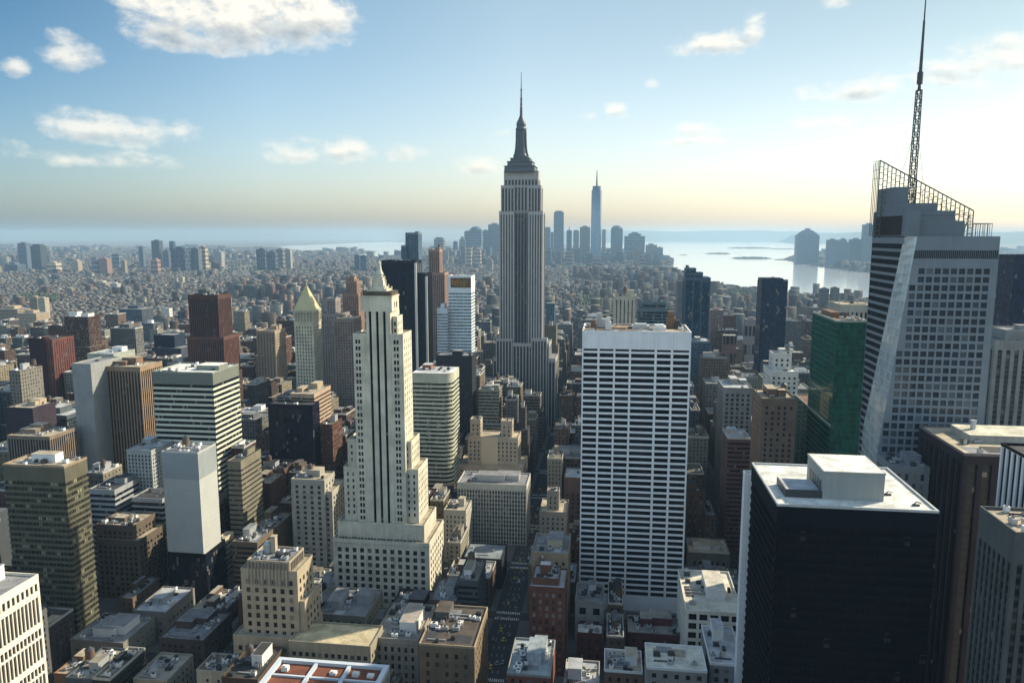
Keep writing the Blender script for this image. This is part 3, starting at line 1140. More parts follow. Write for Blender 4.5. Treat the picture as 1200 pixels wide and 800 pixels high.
# ------------------------------------------------------------------ black office block with the pale roof, lower right
def black_block():
    Y = 285.0
    A, B = P(911, 592, Y), P(1101, 594, Y)
    T = Thing('black_office_block', 'black office block with a pale roof carrying one large cream plant room', 'building', A[0], B[0], Y, Y + 53, 'the black block', 800)
    l0, m0 = T.L(A[0], Y)
    l1, m1 = T.L(B[0], Y + 53)
    zt = A[2]
    st = bands(NAVY, 3.9, 1.5, 8.0, glass((.003, .003, .005), share=.015, blind=(.05, .045, .045), cell=2.2, fh=3.9, rough=.3, spec=.05), mull=1.8)
    tower(T, l0, l1, m0, m1, 0, zt, st)
    roof(T, l0, l1, m0, m1, zt, WHITEROOF, LTGREY, ph=.7, pw=.7, ac=0, bulk=0, pipes=0)
    # plant room
    q0, q1 = P(964, 578, 294.5), P(1036, 578, 294.5)
    a0, b0 = T.L(q0[0], 294.5)
    a1, _ = T.L(q1[0], 0)
    b = MB()
    zh = 11.0
    b.box(a0, a1, b0, b0 + 24, zt, zt + zh)
    b.box(a0 - .2, a1 + .2, b0 - .2, b0 + 24.2, zt + zh - .5, zt + zh + .25, 0, True)
    po = T.part(b, 'plant_room', wall((.30, .32, .31), .8, .1))
    g = MB()
    for i in range(5):
        g.box(a0 - .12, a0 + .02, b0 + 3 + i * 3.6, b0 + 5.2 + i * 3.6, zt + 2, zt + 6.5, 0, True)
    T.part(g, 'louvre', DARKMETAL, po)
    r = MB()
    r.quad((a0 + .3, b0 + .3, zt + zh + .28), (a1 - .3, b0 + .3, zt + zh + .28), (a1 - .3, b0 + 23.7, zt + zh + .28), (a0 + .3, b0 + 23.7, zt + zh + .28))
    T.part(r, 'roof', WHITEROOF, po)
    # low cooling platform to its left
    d = MB()
    d.box(a0 - 13.5, a0 - .3, b0 + 1, b0 + 16, zt, zt + 2.6)
    d.box(a0 - 13.9, a0 - .3, b0 + .6, b0 + .95, zt, zt + 3.2, 0, True)
    d.box(a0 - 13.9, a0 - 13.5, b0 + .95, b0 + 16, zt, zt + 3.2, 0, True)
    do = T.part(d, 'cooling_platform', DARKMETAL)
    d = MB()
    d.quad((a0 - 13.4, b0 + 1.1, zt + 2.63), (a0 - .4, b0 + 1.1, zt + 2.63), (a0 - .4, b0 + 15.9, zt + 2.63), (a0 - 13.4, b0 + 15.9, zt + 2.63))
    T.part(d, 'roof', SILVERROOF, do)
    # davits and a rail
    for fx, fy in ((.79, .33), (.80, .62), (.90, .12)):
        v = MB()
        x, y = l0 + (l1 - l0) * fx, m0 + 53 * fy
        v.box(x - 1.3, x + 1.3, y - .5, y + .5, zt + .05, zt + .6, 0, True)
        v.beam((x - .8, y, zt + .5), (x + .2, y, zt + 1.6), .35)
        v.beam((x + .2, y, zt + 1.6), (x + 1.8, y, zt + 1.1), .3)
        T.part(v, 'davit', DARKMETAL)
    T.h['ztop'] = zt + zh
    finish(T)
    # the white end slab that stands against it
    Yb = 339.5
    A, B = P(871, 560, Yb), P(884.5, 560, Yb)
    hero('white_slab_tower', 'narrow blank white slab standing against the left side of the black block', 'the narrow white slab',
         [(873, 884.5, 557, Yb, 5)], blank(WHT, wall((.5, .51, .52))), GREYROOF, 765, dict(ac=0, bulk=0, pipes=0))


black_block()


# ------------------------------------------------------------------ faceted glass tower with a lattice crown and mast
def faceted_tower():
    Y = 430.0
    z258 = P(1068, 277, Y)[2]
    xr = P(1172.5, 277, Y)[0]
    xc = P(1062, 277, Y)[0]
    xf_top = P(1075, 277, Y)[0]
    xf_bot = P(1029, 525, Y)[0]
    z138 = P(1029, 525, Y)[2]
    dep = 53.0
    T = Thing('faceted_tower', 'tall grey glass tower with a pale slanted corner facet, lattice crown and mast', 'skyscraper', xf_bot, xr, Y, Y + dep, 'the faceted glass tower', 560)
    T.h['ztop'] = z258

    def L(x, y, z):
        return (x - T.cx, y - T.cy, z)
    GR = wall((.165, .20, .23), .6, .12)
    PALE = wall((.50, .54, .55), .45, .1)
    k = (xf_bot - xf_top) / (z138 - z258)
    zlow = 60.0

    def xfront(z):
        return xf_top + k * (z - z258) if z > z138 else xf_bot
    # left face boundary runs back as it goes down
    def yleft(z):
        f = min(1, max(0, (z258 - z) / (z258 - z138)))
        return Y + 3 + f * 44
    mb = MB()
    gm = glass((.014, .026, .042), share=.2, blind=(.10, .13, .16), rough=.08, spec=.4)
    # front face with square windows
    W_ = xr - xf_bot
    fh = 9.2 / FPX * (Y * 1.0)
    bay = 8.35 / FPX * Y
    zt = z258 - 6.6
    rows = win_rows(70, z258 - 13.0, fh, fh * .68, 4.0)
    cols = [W_ - 3.2 - bay * (i + 1) + bay * .12 for i in range(int(W_ / bay))][::-1]
    O = L(xf_bot, Y, 0)[:2]
    wall_face(mb, T, O, (1, 0), W_, zlow, zt - 6.2, cols, bay * .76, rows, fh * .68, gm, .45, slant=lambda z: xfront(z) - xf_bot)
    # louvre band and fascia
    for za, zb in ((zt - 6.2, zt - 5.2), (zt - .8, z258)):
        mb.quad(L(xfront(za), Y, za), L(xr, Y, za), L(xr, Y, zb), L(xfront(zb), Y, zb))
    lv = MB()
    lv.quad(L(xfront(zt - 5), Y + .6, zt - 5.2), L(xr, Y + .6, zt - 5.2), L(xr, Y + .6, zt - .8), L(xfront(zt), Y + .6, zt - .8))
    n = 44
    for i in range(n + 1):
        x = xfront(zt) + .3 + (xr - .6 - xfront(zt)) * i / n
        a = L(x, Y, zt)
        mb.box(a[0] - .1, a[0] + .1, a[1] + .04, a[1] + .6, zt - 5.2, zt - .8, 0, False, False)
    T.part(lv, 'louvre', glass((.006, .008, .012), share=.0))
    # right, back
    a, b = L(xr, Y, 0), L(xr, Y + dep, 0)
    wall_face(mb, T, (a[0], a[1]), (0, 1), dep, zlow, z258, evenly(dep, bay, bay * .68, 1), bay * .68, rows, fh * .62, gm, .45, vis=False)
    mb.quad(L(xr, Y + dep, 0), L(xc, Y + dep, 0), L(xc, Y + dep, z258), L(xr, Y + dep, z258))
    mb.box(*(L(xf_bot, Y, 0)[0], L(xr, Y, 0)[0], L(0, Y, 0)[1], L(0, Y + dep, 0)[1]), 0, zlow)
    T.part(mb, 'wall', GR)
    # left face: dark bands between pale spandrels, cut by the facet
    lf = MB()
    lo = (0, -1)
    z = z258 - 4
    zs = []
    while z > 70:
        zs.append(z)
        z -= fh
    for i, z in enumerate(zs):
        w = MB()
        zb = z - fh * .64
        w.quad(L(xc + .3, Y + dep, zb), L(xc + .3, yleft(zb), zb), L(xc + .3, yleft(z), z), L(xc + .3, Y + dep, z))
        if 2 < i:
            T_part_window(T, w, glass((.008, .010, .014), share=.02, cell=2, blind=(.03, .036, .042), spec=.03, rough=.6), (500, 400))
        else:
            T_part_window(T, w, glass((.008, .010, .014), share=.0, spec=.03, rough=.6), (500, 400))
        za = z - fh
        lf.quad(L(xc, Y + dep, za), L(xc, yleft(za), za), L(xc, yleft(zb), zb), L(xc, Y + dep, zb))
        lf.quad(L(xc, Y + dep, zb), L(xc, yleft(zb), zb), L(xc + .3, yleft(zb), zb), L(xc + .3, Y + dep, zb))
        lf.quad(L(xc + .3, Y + dep, za), L(xc + .3, yleft(za), za), L(xc, yleft(za), za), L(xc, Y + dep, za))
    lf.quad(L(xc, Y + dep, z258 - 4), L(xc, Y + 3, z258 - 4), L(xc, Y + 3, z258), L(xc, Y + dep, z258))
    lf.quad(L(xc, Y + dep, 0), L(xc, yleft(70), 0), L(xc, yleft(70), 74), L(xc, Y + dep, 74))
    T.part(lf, 'spandrels', GR)
    # the facet: pale glass with floor lines
    fa = MB()
    ml = MB()
    n = 40
    for i in range(n):
        za, zb = zlow + (z258 - zlow) * i / n, zlow + (z258 - zlow) * (i + 1) / n
        fa.quad(L(xc, yleft(za), za), L(xfront(za), Y, za), L(xfront(zb), Y, zb), L(xc, yleft(zb), zb))
        ml.beam(L(xc - .05, yleft(za), za), L(xfront(za) - .05, Y - .05, za), .22)
        if i:
            for q in (.25, .5, .75):
                def at(z):
                    p, r = L(xc, yleft(z), z), L(xfront(z), Y, z)
                    return tuple(p[j] + (r[j] - p[j]) * q - (.04 if j < 2 else 0) for j in range(3))
                ml.beam(at(za), at(zb), .1)
    fm, ft, fb = new_mat('facet_glass')
    co = ft.new('ShaderNodeTexCoord').outputs['Object']
    sp = ft.new('ShaderNodeSeparateXYZ')
    ft.link(co, sp.inputs[0])
    cbn = ft.new('ShaderNodeCombineXYZ')
    ft.link(ft.m('FLOOR', ft.m('DIVIDE', sp.outputs[1], 4.2)), cbn.inputs[0])
    ft.link(ft.m('FLOOR', ft.m('DIVIDE', sp.outputs[2], (z258 - zlow) / n)), cbn.inputs[2])
    wn = ft.new('ShaderNodeTexWhiteNoise', noise_dimensions='3D')
    ft.link(cbn.outputs[0], wn.inputs['Vector'])
    ft.link(ft.mix(wn.outputs[0], (.30, .36, .38, 1), (.46, .51, .51, 1)), fb.inputs['Base Color'])
    fb.inputs['Roughness'].default_value = .12
    fb.inputs['Specular IOR Level'].default_value = .8
    fo = T.part(fa, 'corner_facet', fm)
    T.part(ml, 'mullions', PALE, fo)
    # roof deck at the fascia
    rf = MB()
    rf.poly([L(xfront(z258), Y, z258 - .4), L(xr, Y, z258 - .4), L(xr, Y + dep, z258 - .4), L(xc, Y + dep, z258 - .4), L(xc, Y + 3, z258 - .4)])
    T.part(rf, 'roof', GREYROOF)

    # crown: stepped grey panels
    def X(px, py, y):
        return P(px, py, y)
    cm = MB()
    PAN = wall((.13, .16, .185), .6, .1)

    def cbox(a, b, py, y0, y1, zb=z258 - 1.0):
        A, B = P(a, py, y0), P(b, py, y0)
        p, q = L(A[0], y0, 0), L(B[0], y1, 0)
        cm.box(p[0], q[0], p[1], q[1], zb, A[2], 0)
        return A[2]
    h3 = cbox(1068, 1131, 259, Y + 6, Y + dep - 1)
    h4 = cbox(1068, 1120, 247, Y + 6.5, Y + dep - 1.5, h3 - .5)
    # left wing of the crown carries the dark recess, flush with the left face
    zl = P(1031, 248, Y + 40)[2]
    zu = P(1031, 221, Y + 40)[2]
    p, q = L(xc, Y + 2.5, 0), L(xf_top + 2, Y + dep - .4, 0)
    cm.box(p[0], q[0], p[1], q[1], z258 - .5, zl)
    p2, q2 = L(xc + .6, Y + 9, 0), L(P(1099, 240, Y + 9)[0], Y + dep - 2, 0)
    hm = P(1080, 238, Y + 9)[2]
    cm.box(p2[0], q2[0], p2[1], q2[1], zl - .4, hm)
    p3, q3 = L(xc + .9, Y + 26, 0), L(xc + 9, Y + dep - 1, 0)
    cm.box(p3[0], q3[0], p3[1], q3[1], hm - .4, zu)
    for z in (h3 - 3.5, h4 - 2.5, hm - 2):
        cm.box(p2[0] - .3, L(P(1131, 259, Y + 6)[0], 0, 0)[0] + .1 if z < h4 else q2[0] + .1, p2[1] - 2.9 if z < h4 else p2[1] - .1, p2[1] - 2.6 if z < h4 else p2[1] + .2, z, z + .3, 0, True)
    T.part(cm, 'crown', PAN)
    rc = MB()
    rc.quad(L(xc - .06, Y + dep - 2, z258 + .5), L(xc - .06, Y + 7, z258 + .5), L(xc - .06, Y + 7, zl - 3), L(xc - .06, Y + dep - 2, zl - 3))
    T.part(rc, 'recess_panel', wall((.03, .024, .026), .6))
    # lattice screen: slanting top from the back left corner down to the right
    lt = MB()
    ys = Y + 40
    ya = Y + 14
    def S_(px, py, y):
        a = P(px, py, y)
        return L(*a)
    A_, B_ = P(1031.5, 188, ys), P(1141, 247, ya)
    C_ = P(1141, 272, ya)
    base = zl - 4
    n = 22
    for i in range(n + 1):
        f = i / n
        x, y, z = (A_[j] + (B_[j] - A_[j]) * f for j in range(3))
        lt.beam(L(x, y, z258 - 1), L(x, y, z), .42)
        if i < n:
            g = (i + 1) / n
            x2, y2, z2 = (A_[j] + (B_[j] - A_[j]) * g for j in range(3))
            lt.beam(L(x, y, z), L(x2, y2, z2), .7)
            zc = min(z, z2) - 2.5
            while zc > z258:
                lt.beam(L(x, y, zc), L(x2, y2, zc), .34)
                zc -= 3.3
    # the return of the screen along the left side
    for i in range(5):
        y = ys + (dep - 42) * i / 4 + 0
        lt.beam(L(A_[0] + .2, y, z258), L(A_[0] + .2, y, A_[2] - i * .2), .3)
        if i < 4:
            y2 = ys + (dep - 42) * (i + 1) / 4
            for zc in (A_[2], A_[2] - 5, A_[2] - 10):
                lt.beam(L(A_[0] + .2, y, zc), L(A_[0] + .2, y2, zc), .25)
    # right balustrade box
    for (a, b, py) in ((1141, 1163, 262),):
        for i in range(9):
            px = a + (b - a) * i / 8
            q = P(px, py, Y + 8)
            lt.beam(L(q[0], Y + 8, z258 - 1), L(q[0], Y + 8, q[2]), .2)
        q0, q1 = P(a, py, Y + 8), P(b, py, Y + 8)
        lt.beam(L(q0[0], Y + 8, q0[2]), L(q1[0], Y + 8, q1[2]), .35)
        lt.beam(L(q1[0], Y + 8, q1[2]), L(q1[0], Y + 40, q1[2]), .35)
        for i in range(8):
            lt.beam(L(q1[0], Y + 8 + i * 4.5, z258 - 1), L(q1[0], Y + 8 + i * 4.5, q1[2]), .2)
    # bracing inside the crown
    rr = random.Random(4)
    for i in range(16):
        f0 = rr.uniform(.35, 1)
        x, y, z = (A_[j] + (B_[j] - A_[j]) * f0 for j in range(3))
        lt.beam(L(x, y + rr.uniform(.5, 6), z258), L(x + rr.uniform(-4, 4), y + rr.uniform(.5, 6), max(z258 + 2, z - 3)), .22)
        lt.beam(L(x, y, z - rr.uniform(2, 6)), L(x + 1, y + 8, z - rr.uniform(2, 6)), .2)
    T.part(lt, 'lattice_screen', plain('screen_steel', (.06, .08, .065), .5, .2))
    # mast
    mm = MB()
    ym = Y + 30
    m0 = P(1066.5, 250, ym)
    mx, mz0 = m0[0], m0[2] - 8
    mz1 = P(1069, 106, ym)[2]
    ww0, ww1 = 3.4, 2.4
    n = 22
    for i in range(n):
        za, zb = mz0 + (mz1 - mz0) * i / n, mz0 + (mz1 - mz0) * (i + 1) / n
        wa, wb = ww0 + (ww1 - ww0) * i / n, ww0 + (ww1 - ww0) * (i + 1) / n
        for sx, sy in ((-1, -1), (1, -1), (1, 1), (-1, 1)):
            mm.beam(L(mx + sx * wa / 2, ym + sy * wa / 2, za), L(mx + sx * wb / 2, ym + sy * wb / 2, zb), .42)
        for (ax, ay), (bx, by) in (((-1, -1), (1, -1)), ((1, -1), (1, 1)), ((1, 1), (-1, 1)), ((-1, 1), (-1, -1))):
            s = 1 if i % 2 else -1
            pa, pb = ((ax, ay), (bx, by)) if s > 0 else ((bx, by), (ax, ay))
            mm.beam(L(mx + pa[0] * wa / 2, ym + pa[1] * wa / 2, za), L(mx + pb[0] * wb / 2, ym + pb[1] * wb / 2, zb), .3)
            mm.beam(L(mx + ax * wb / 2, ym + ay * wb / 2, zb), L(mx + bx * wb / 2, ym + by * wb / 2, zb), .24)
    T.part(mm, 'mast', DARKMETAL)
    sp_ = MB()
    c = L(mx, ym, 0)
    z85 = P(1070, 85, ym)[2]
    z98 = P(1070, 99, ym)[2]
    z60 = P(1071, 60, ym)[2]
    z25 = P(1072, 25, ym)[2]
    sp_.cyl(c[0], c[1], 1.0, .75, mz1 - .5, z98, 8)
    sp_.cyl(c[0], c[1], 1.55, 1.55, z98, z85, 10)
    sp_.cyl(c[0], c[1], .95, .8, z85, z60, 8)
    sp_.cyl(c[0], c[1], .75, .6, z60, z25, 8)
    sp_.cyl(c[0], c[1], .42, .22, z25, z25 + 24, 8)
    T.part(sp_, 'spire', DARKMETAL)
    gy = MB()
    for dx in (-1, 1):
        gy.beam(L(mx + dx * 1.5, ym, P(1068, 160, ym)[2]), L(mx + dx * 6.5, ym + 2, P(1068, 215, ym)[2]), .14)
    T.part(gy, 'stay', DARKMETAL)
    finish(T)


faceted_tower()


# ------------------------------------------------------------------ the great stepped tower with the mooring mast
def great_tower():
    Y = 1000.0
    A, B = P(577, 440, Y), P(652, 440, Y)
    T = Thing('art_deco_skyscraper', 'tallest grey stone tower in the centre with stepped top and long needle mast', 'skyscraper', A[0], B[0], Y, Y + 46, 'the tallest stone tower', 452)
    ST = wall((.38, .37, .355), .8, .12)
    gs = glass((.016, .02, .03), share=.08, cell=2.5, fh=3.7, blind=(.12, .12, .12), stripe=(.075, .08, .09))
    zgrid = {}

    ST2 = wall((.20, .20, .205), .8, .12)

    def blk(a, b, py, y, d, zb, bay=4.4, pw=1.5, top=5.0, bot=0.0, st_=None):
        p, q = P(a, py, y), P(b, py, y)
        l0, m0 = T.L(p[0], y)
        l1, m1 = T.L(q[0], y + d)
        tower(T, l0, l1, m0, m1, zb, p[2], piers(st_ or ST, bay, pw, top, 3.7, gs, bot, .7))
        roof(T, l0, l1, m0, m1, p[2], GREYROOF, ST, ph=.8, ac=0, bulk=0, pipes=0)
        return p[2]
    blk(577.5, 651, 419, Y + 2, 44, 0)
    blk(582, 643.5, 402, Y, 44, 0, top=4)
    z248 = P(611, 248, Y)[2]
    blk(584.8, 636.3, 248, Y + 6, 34, 0, bay=4.3, pw=1.2, top=3, st_=ST2)
    # side bays stand forward of the recessed centre
    for a, b, py in ((581, 600, 397), (622.5, 641, 397)):
        blk(a, b, py, Y - 3, 12, 0, top=3)
    for a, b in ((584.8, 602.5), (619.0, 636.3)):
        blk(a, b, 248.5, Y + 3.4, 12, 0, bay=4.3, pw=2.0, top=3.4)
    z218 = P(611, 218, Y)[2]
    blk(587, 634, 218, Y + 7, 31, z248 - .5, top=2)
    for a, b in ((587, 603), (618.4, 634)):
        blk(a, b, 218.5, Y + 5, 12, z248 - .5, top=2.5)
    z200 = P(611, 201, Y)[2]
    blk(590.5, 631, 201, Y + 8.5, 28, z218 - .5, top=11, bay=4.6)
    # stepped metal dome
    dm = MB()
    cx, cy = T.L(P(610.7, 190, Y + 22)[0], Y + 22)

    def dz(py):
        return P(611, py, Y + 22)[2]
    pr = [(593.3, 195.5), (596.3, 190), (599.5, 186), (602.5, 183.5)]
    zb = z200
    for a, py in pr:
        r = (610.7 - a) / FPX * (Y + 22)
        dm.loft([(cx - r, cy - r), (cx + r, cy - r), (cx + r, cy + r), (cx - r, cy + r)],
                [(cx - r * .97, cy - r * .97), (cx + r * .97, cy - r * .97), (cx + r * .97, cy + r * .97), (cx - r * .97, cy + r * .97)], zb, dz(py))
        dm.box(cx - r * 1.03, cx + r * 1.03, cy - r * 1.03, cy + r * 1.03, dz(py) - .9, dz(py) - .3, 0, True)
        zb = dz(py) - .2
    DK = wall((.10, .115, .13), .5, .15)
    T.part(dm, 'stepped_crown', DK)
    ms = MB()
    prof = [(8.6, 183.8), (7.2, 180), (6.3, 174), (5.8, 166), (5.6, 154), (6.4, 152.5), (6.4, 151), (5.2, 149), (5.7, 146), (5.2, 143.5), (3.4, 140), (2.0, 136.5), (1.6, 134), (1.5, 127), (1.1, 124), (1.1, 117)]
    for (r0, p0), (r1, p1) in zip(prof[:-1], prof[1:]):
        ms.cyl(cx, cy, r0 / FPX * (Y + 22), r1 / FPX * (Y + 22), dz(p0), dz(p1), 16, 0, True)
    for i in range(8):      # fins of the mooring mast
        an = pi / 8 + i * pi / 4
        for (r0, p0), (r1, p1) in zip(prof[:4], prof[1:5]):
            k = (Y + 22) / FPX * 1.06
            ms.beam((cx + r0 * k * cos(an), cy + r0 * k * sin(an), dz(p0)), (cx + r1 * k * cos(an), cy + r1 * k * sin(an), dz(p1)), 1.1)
    mo = T.part(ms, 'mooring_mast', DK)
    nd = MB()
    for py in (131, 127, 123, 116, 106):
        nd.cyl(cx, cy, 1.7, 1.7, dz(py), dz(py) + .8, 8)
    nd.cyl(cx, cy, .95, .75, dz(117.5), dz(105), 8)
    nd.cyl(cx, cy, .6, .3, dz(105), dz(84.5), 8)
    for i in range(20):
        z = dz(134) + (dz(107) - dz(134)) * i / 20
        an = i * 2.4
        nd.beam((cx, cy, z), (cx + 1.8 * cos(an), cy + 1.8 * sin(an), z), .35)
    T.part(nd, 'antenna', DARKMETAL, mo)
    T.h['ztop'] = dz(84)
    finish(T)


great_tower()


# ------------------------------------------------------------------ campanile tower with the pyramid roof
def pyramid_tower():
    Y = 880.0
    A, B = P(338, 470, Y), P(378, 470, Y)
    T = Thing('pyramid_roof_tower', 'cream stone tower with a pale gold pyramid roof and arcaded loggia', 'skyscraper', A[0], B[0], Y, Y + 30, 'the pyramid roofed tower', 470)
    z = P(357, 378, Y)[2]
    p, q = P(344.5, 378, Y), P(367, 378, Y)
    l0, m0 = T.L(p[0], Y)
    l1, m1 = T.L(q[0], Y + 26)
    st = punched(CREAM, 3.4, 1.5, 4.4, 2.4, GPUN, 5, 1.6)
    tower(T, l0, l1, m0, m1, 0, z, st)
    s = P(340, 470, Y - 6)
    s1 = P(378, 470, Y - 6)
    a0, b0 = T.L(s[0], Y - 6)
    a1, b1 = T.L(s1[0], Y + 30)
    tower(T, a0, a1, b0, b1, 0, s[2], punched(TAN, 3.4, 1.5, 4.2, 2.2, GPUN, 4))
    roof(T, a0, a1, b0, b1, s[2], TANROOF, TAN, ph=1, ac=2, bulk=0)
    # loggia
    z2 = P(357, 364, Y)[2]
    lg = MB()
    lg.box(l0 - .6, l1 + .6, m0 - .6, m1 + .6, z, z + 1.1, 0, True)
    lg.box(l0 + 2.5, l1 - 2.5, m0 + 2.5, m1 - 2.5, z + 1.1, z2)
    n = 6
    for i in range(n + 1):
        x = l0 + .5 + (l1 - l0 - 1) * i / n
        y = m0 + .5 + (m1 - m0 - 1) * i / n
        for bx in ((x - .55, x + .55, m0, m0 + 1.1), (x - .55, x + .55, m1 - 1.1, m1), (l0, l0 + 1.1, y - .55, y + .55), (l1 - 1.1, l1, y - .55, y + .55)):
            lg.box(bx[0] + .001 * i, bx[1] + .001 * i, bx[2] + .001 * i, bx[3] + .001 * i, z + 1.1, z2 - 2.2, 0)
    lg.box(l0 - .3, l1 + .3, m0 - .3, m1 + .3, z2 - 2.2, z2, 0, True)
    lg.box(l0 - .9, l1 + .9, m0 - .9, m1 + .9, z2, z2 + .8, 0, True)
    T.part(lg, 'loggia', CREAM)
    za = P(357, 335, Y + 13)[2]
    cx, cy = (l0 + l1) / 2, (m0 + m1) / 2
    rf = MB()
    r = (l1 - l0) / 2 - .3
    rf.loft([(cx - r, cy - r), (cx + r, cy - r), (cx + r, cy + r), (cx - r, cy + r)],
            [(cx - .9, cy - .9), (cx + .9, cy - .9), (cx + .9, cy + .9), (cx - .9, cy + .9)], z2 + .8, za)
    for sx, sy in ((-1, -1), (1, -1), (1, 1), (-1, 1)):
        rf.beam((cx + sx * r, cy + sy * r, z2 + .8), (cx + sx * .9, cy + sy * .9, za), .7)
    ro = T.part(rf, 'pyramid_roof', wall((.50, .44, .25), .55, .15))
    f = MB()
    f.cyl(cx, cy, 1.1, .9, za, za + 2.5, 8)
    f.cyl(cx, cy, 1.3, .1, za + 2.5, za + 6, 8)
    T.part(f, 'finial', wall((.40, .36, .2)), ro)
    T.h['ztop'] = za
    finish(T)


pyramid_tower()


# ------------------------------------------------------------------ buff setback tower with the ribbed crown, foreground
def setback_tower():
    Y = 372.0
    A, B = P(272, 745, Y - 6), P(372, 745, Y - 6)
    T = Thing('setback_tower', 'buff masonry setback tower with fluted crown and plant on its roof', 'building', A[0], B[0], Y - 6, Y + 30, 'the buff setback tower', 800)
    g = glass((.016, .016, .018), share=.16, blind=(.3, .28, .22))
    st = punched(BUFF, 5.1, 2.2, 5.0, 2.9, g, 5, 1.5)

    def blk(a, b, py, y, d, zb=0.0, s=None, ac=2, bulk=0, ph=1.0, rm=TANROOF):
        p, q = P(a, py, y), P(b, py, y)
        l0, m0 = T.L(p[0], y)
        l1, m1 = T.L(q[0], y + d)
        tower(T, l0, l1, m0, m1, zb, p[2], s or st)
        roof(T, l0, l1, m0, m1, p[2], rm, BUFF, ph=ph, ac=ac, bulk=bulk, pipes=1 if ac > 2 else 0)
        return l0, l1, m0, m1, p[2]
    blk(273, 352, 745, Y - 5, 32, 0)
    b = blk(282, 348, 667, Y, 22, 0, ac=0)
    blk(340, 357, 705, Y + 1, 22, 0)
    # fluted crown
    c = MB()
    p, q = P(289.5, 657, Y + .5), P(339, 657, Y + .5)
    l0, m0 = T.L(p[0], Y + .5)
    l1, m1 = T.L(q[0], Y + 20)
    c.box(l0, l1, m0, m1, b[4] - 9, p[2])
    FL = wall((.26, .22, .17), .9, .3)
    fl = MB()
    n = 12
    for i in range(n):
        x = l0 + (l1 - l0) * (i + .5) / n
        fl.cyl(x, m0, .75, .75, b[4] - 8.5, p[2] - .1 - (i % 3) * .2, 8)
        if i < 8:
            fl.cyl(l1, m0 + 1 + (m1 - m0 - 2) * (i + .5) / 8, .75, .75, b[4] - 4, p[2] - .1, 8)
    T.part(fl, 'flutes', FL)
    T.part(c, 'crown', BUFF)
    roof(T, l0, l1, m0, m1, p[2], GREYROOF, BUFF, ph=.9, ac=14, bulk=0, pipes=4)
    # round tank and lift tower on the roof
    tk = MB()
    q = P(315, 640, Y + 13)
    cx, cy = T.L(q[0], Y + 13)
    tk.cyl(cx - .6, cy, 2.3, 2.3, p[2], p[2] + 5, 14)
    tk.cyl(cx - .6, cy, 2.4, 1.2, p[2] + 5, p[2] + 6.6, 14)
    T.part(tk, 'water_tank', METAL)
    lt = MB()
    lt.box(cx + 1.8, cx + 4.4, cy - 1.2, cy + 1.8, p[2], p[2] + 9.5)
    lt.box(cx + 1.6, cx + 4.6, cy - 1.4, cy + 2, p[2] + 9.5, p[2] + 10.1, 0, True)
    T.part(lt, 'lift_tower', BUFF)
    T.h['ztop'] = p[2]
    finish(T)


setback_tower()


# ------------------------------------------------------------------ banded block with the rounded corner
def rounded_block():
    Y = 640.0
    zt = P(500, 437, Y)[2]
    x0, x1 = P(483, 437, Y)[0], P(529, 437, Y)[0]
    T = Thing('rounded_office_block', 'cream and green banded office block with rounded right corner', 'building', x0, x1, Y, Y + 34, 'the rounded banded block', 590)
    T.h['ztop'] = zt
    l0, m0 = T.L(x0, Y)
    l1, m1 = T.L(x1, Y + 34)

    def outline(g):
        r = 9.0
        pts = [(l0 + g, m1 - g), (l0 + g, m0 + g)]
        for i in range(9):
            a = -pi / 2 + pi / 2 * i / 8
            pts.append((l1 - g - r + r * cos(a), m0 + g + r + r * sin(a)))
        pts.append((l1 - g, m1 - g))
        return pts
    wm = wall((.46, .46, .36), .75)
    mb = MB()
    fh = 3.9
    mb.loft(outline(0), outline(0), zt - 9, zt)
    z = zt - 9
    gm = glass((.014, .022, .02), share=.15, cell=1.8, fh=fh, blind=(.2, .22, .18))
    while z > 8:
        w = MB()
        w.loft(outline(.3), outline(.3), z - fh * .52, z, 0, False)
        T_part_window(T, w, gm, (500, 500))
        mb.loft(outline(0), outline(0), z - fh, z - fh * .52)
        z -= fh
    mb.loft(outline(.02), outline(.02), 0, z)
    T.part(mb, 'wall', wm)
    rf = MB()
    rf.poly([(p[0], p[1], zt + .03) for p in outline(.05)])
    T.part(rf, 'roof', WHITEROOF)
    roof(T, l0 + 3, l1 - 4, m0 + 5, m1 - 2, zt + .05, SILVERROOF, RUST, ph=0, ac=8, bulk=1, bulkm=REDBRK)
    finish(T)


rounded_block()

# ------------------------------------------------------------------ other named buildings, left to right, near to far
def pun(wm, **k):
    return punched(wm, **k)


hero('office_tower', 'olive glass office tower with a brown parapet in the left foreground', 'the olive glass tower',
     [(3, 75, 545, 400, 20)], bands(wall((.115, .108, .075), .6), 3.7, 1.5, 9.5, GOLIVE, mull=2.6), TANROOF, 745,
     dict(ac=3, bulk=1, bulkm=WHITE), pm=wall((.30, .22, .15)))

g12 = glass((.03, .026, .022), share=.12, cell=1.6, stripe=(.05, .045, .04), fh=4.0)
T12 = hero('framed_block', 'sunlit white framed block cut off by the left edge of the view', 'the white framed block',
           [(-150, 45, 672, 282, 1)], piers(WHTW, 4.2, .9, 2, 4.0, g12, 0, .7), GREYROOF, 800, dict(ac=0, bulk=0, pipes=0)) if False else None


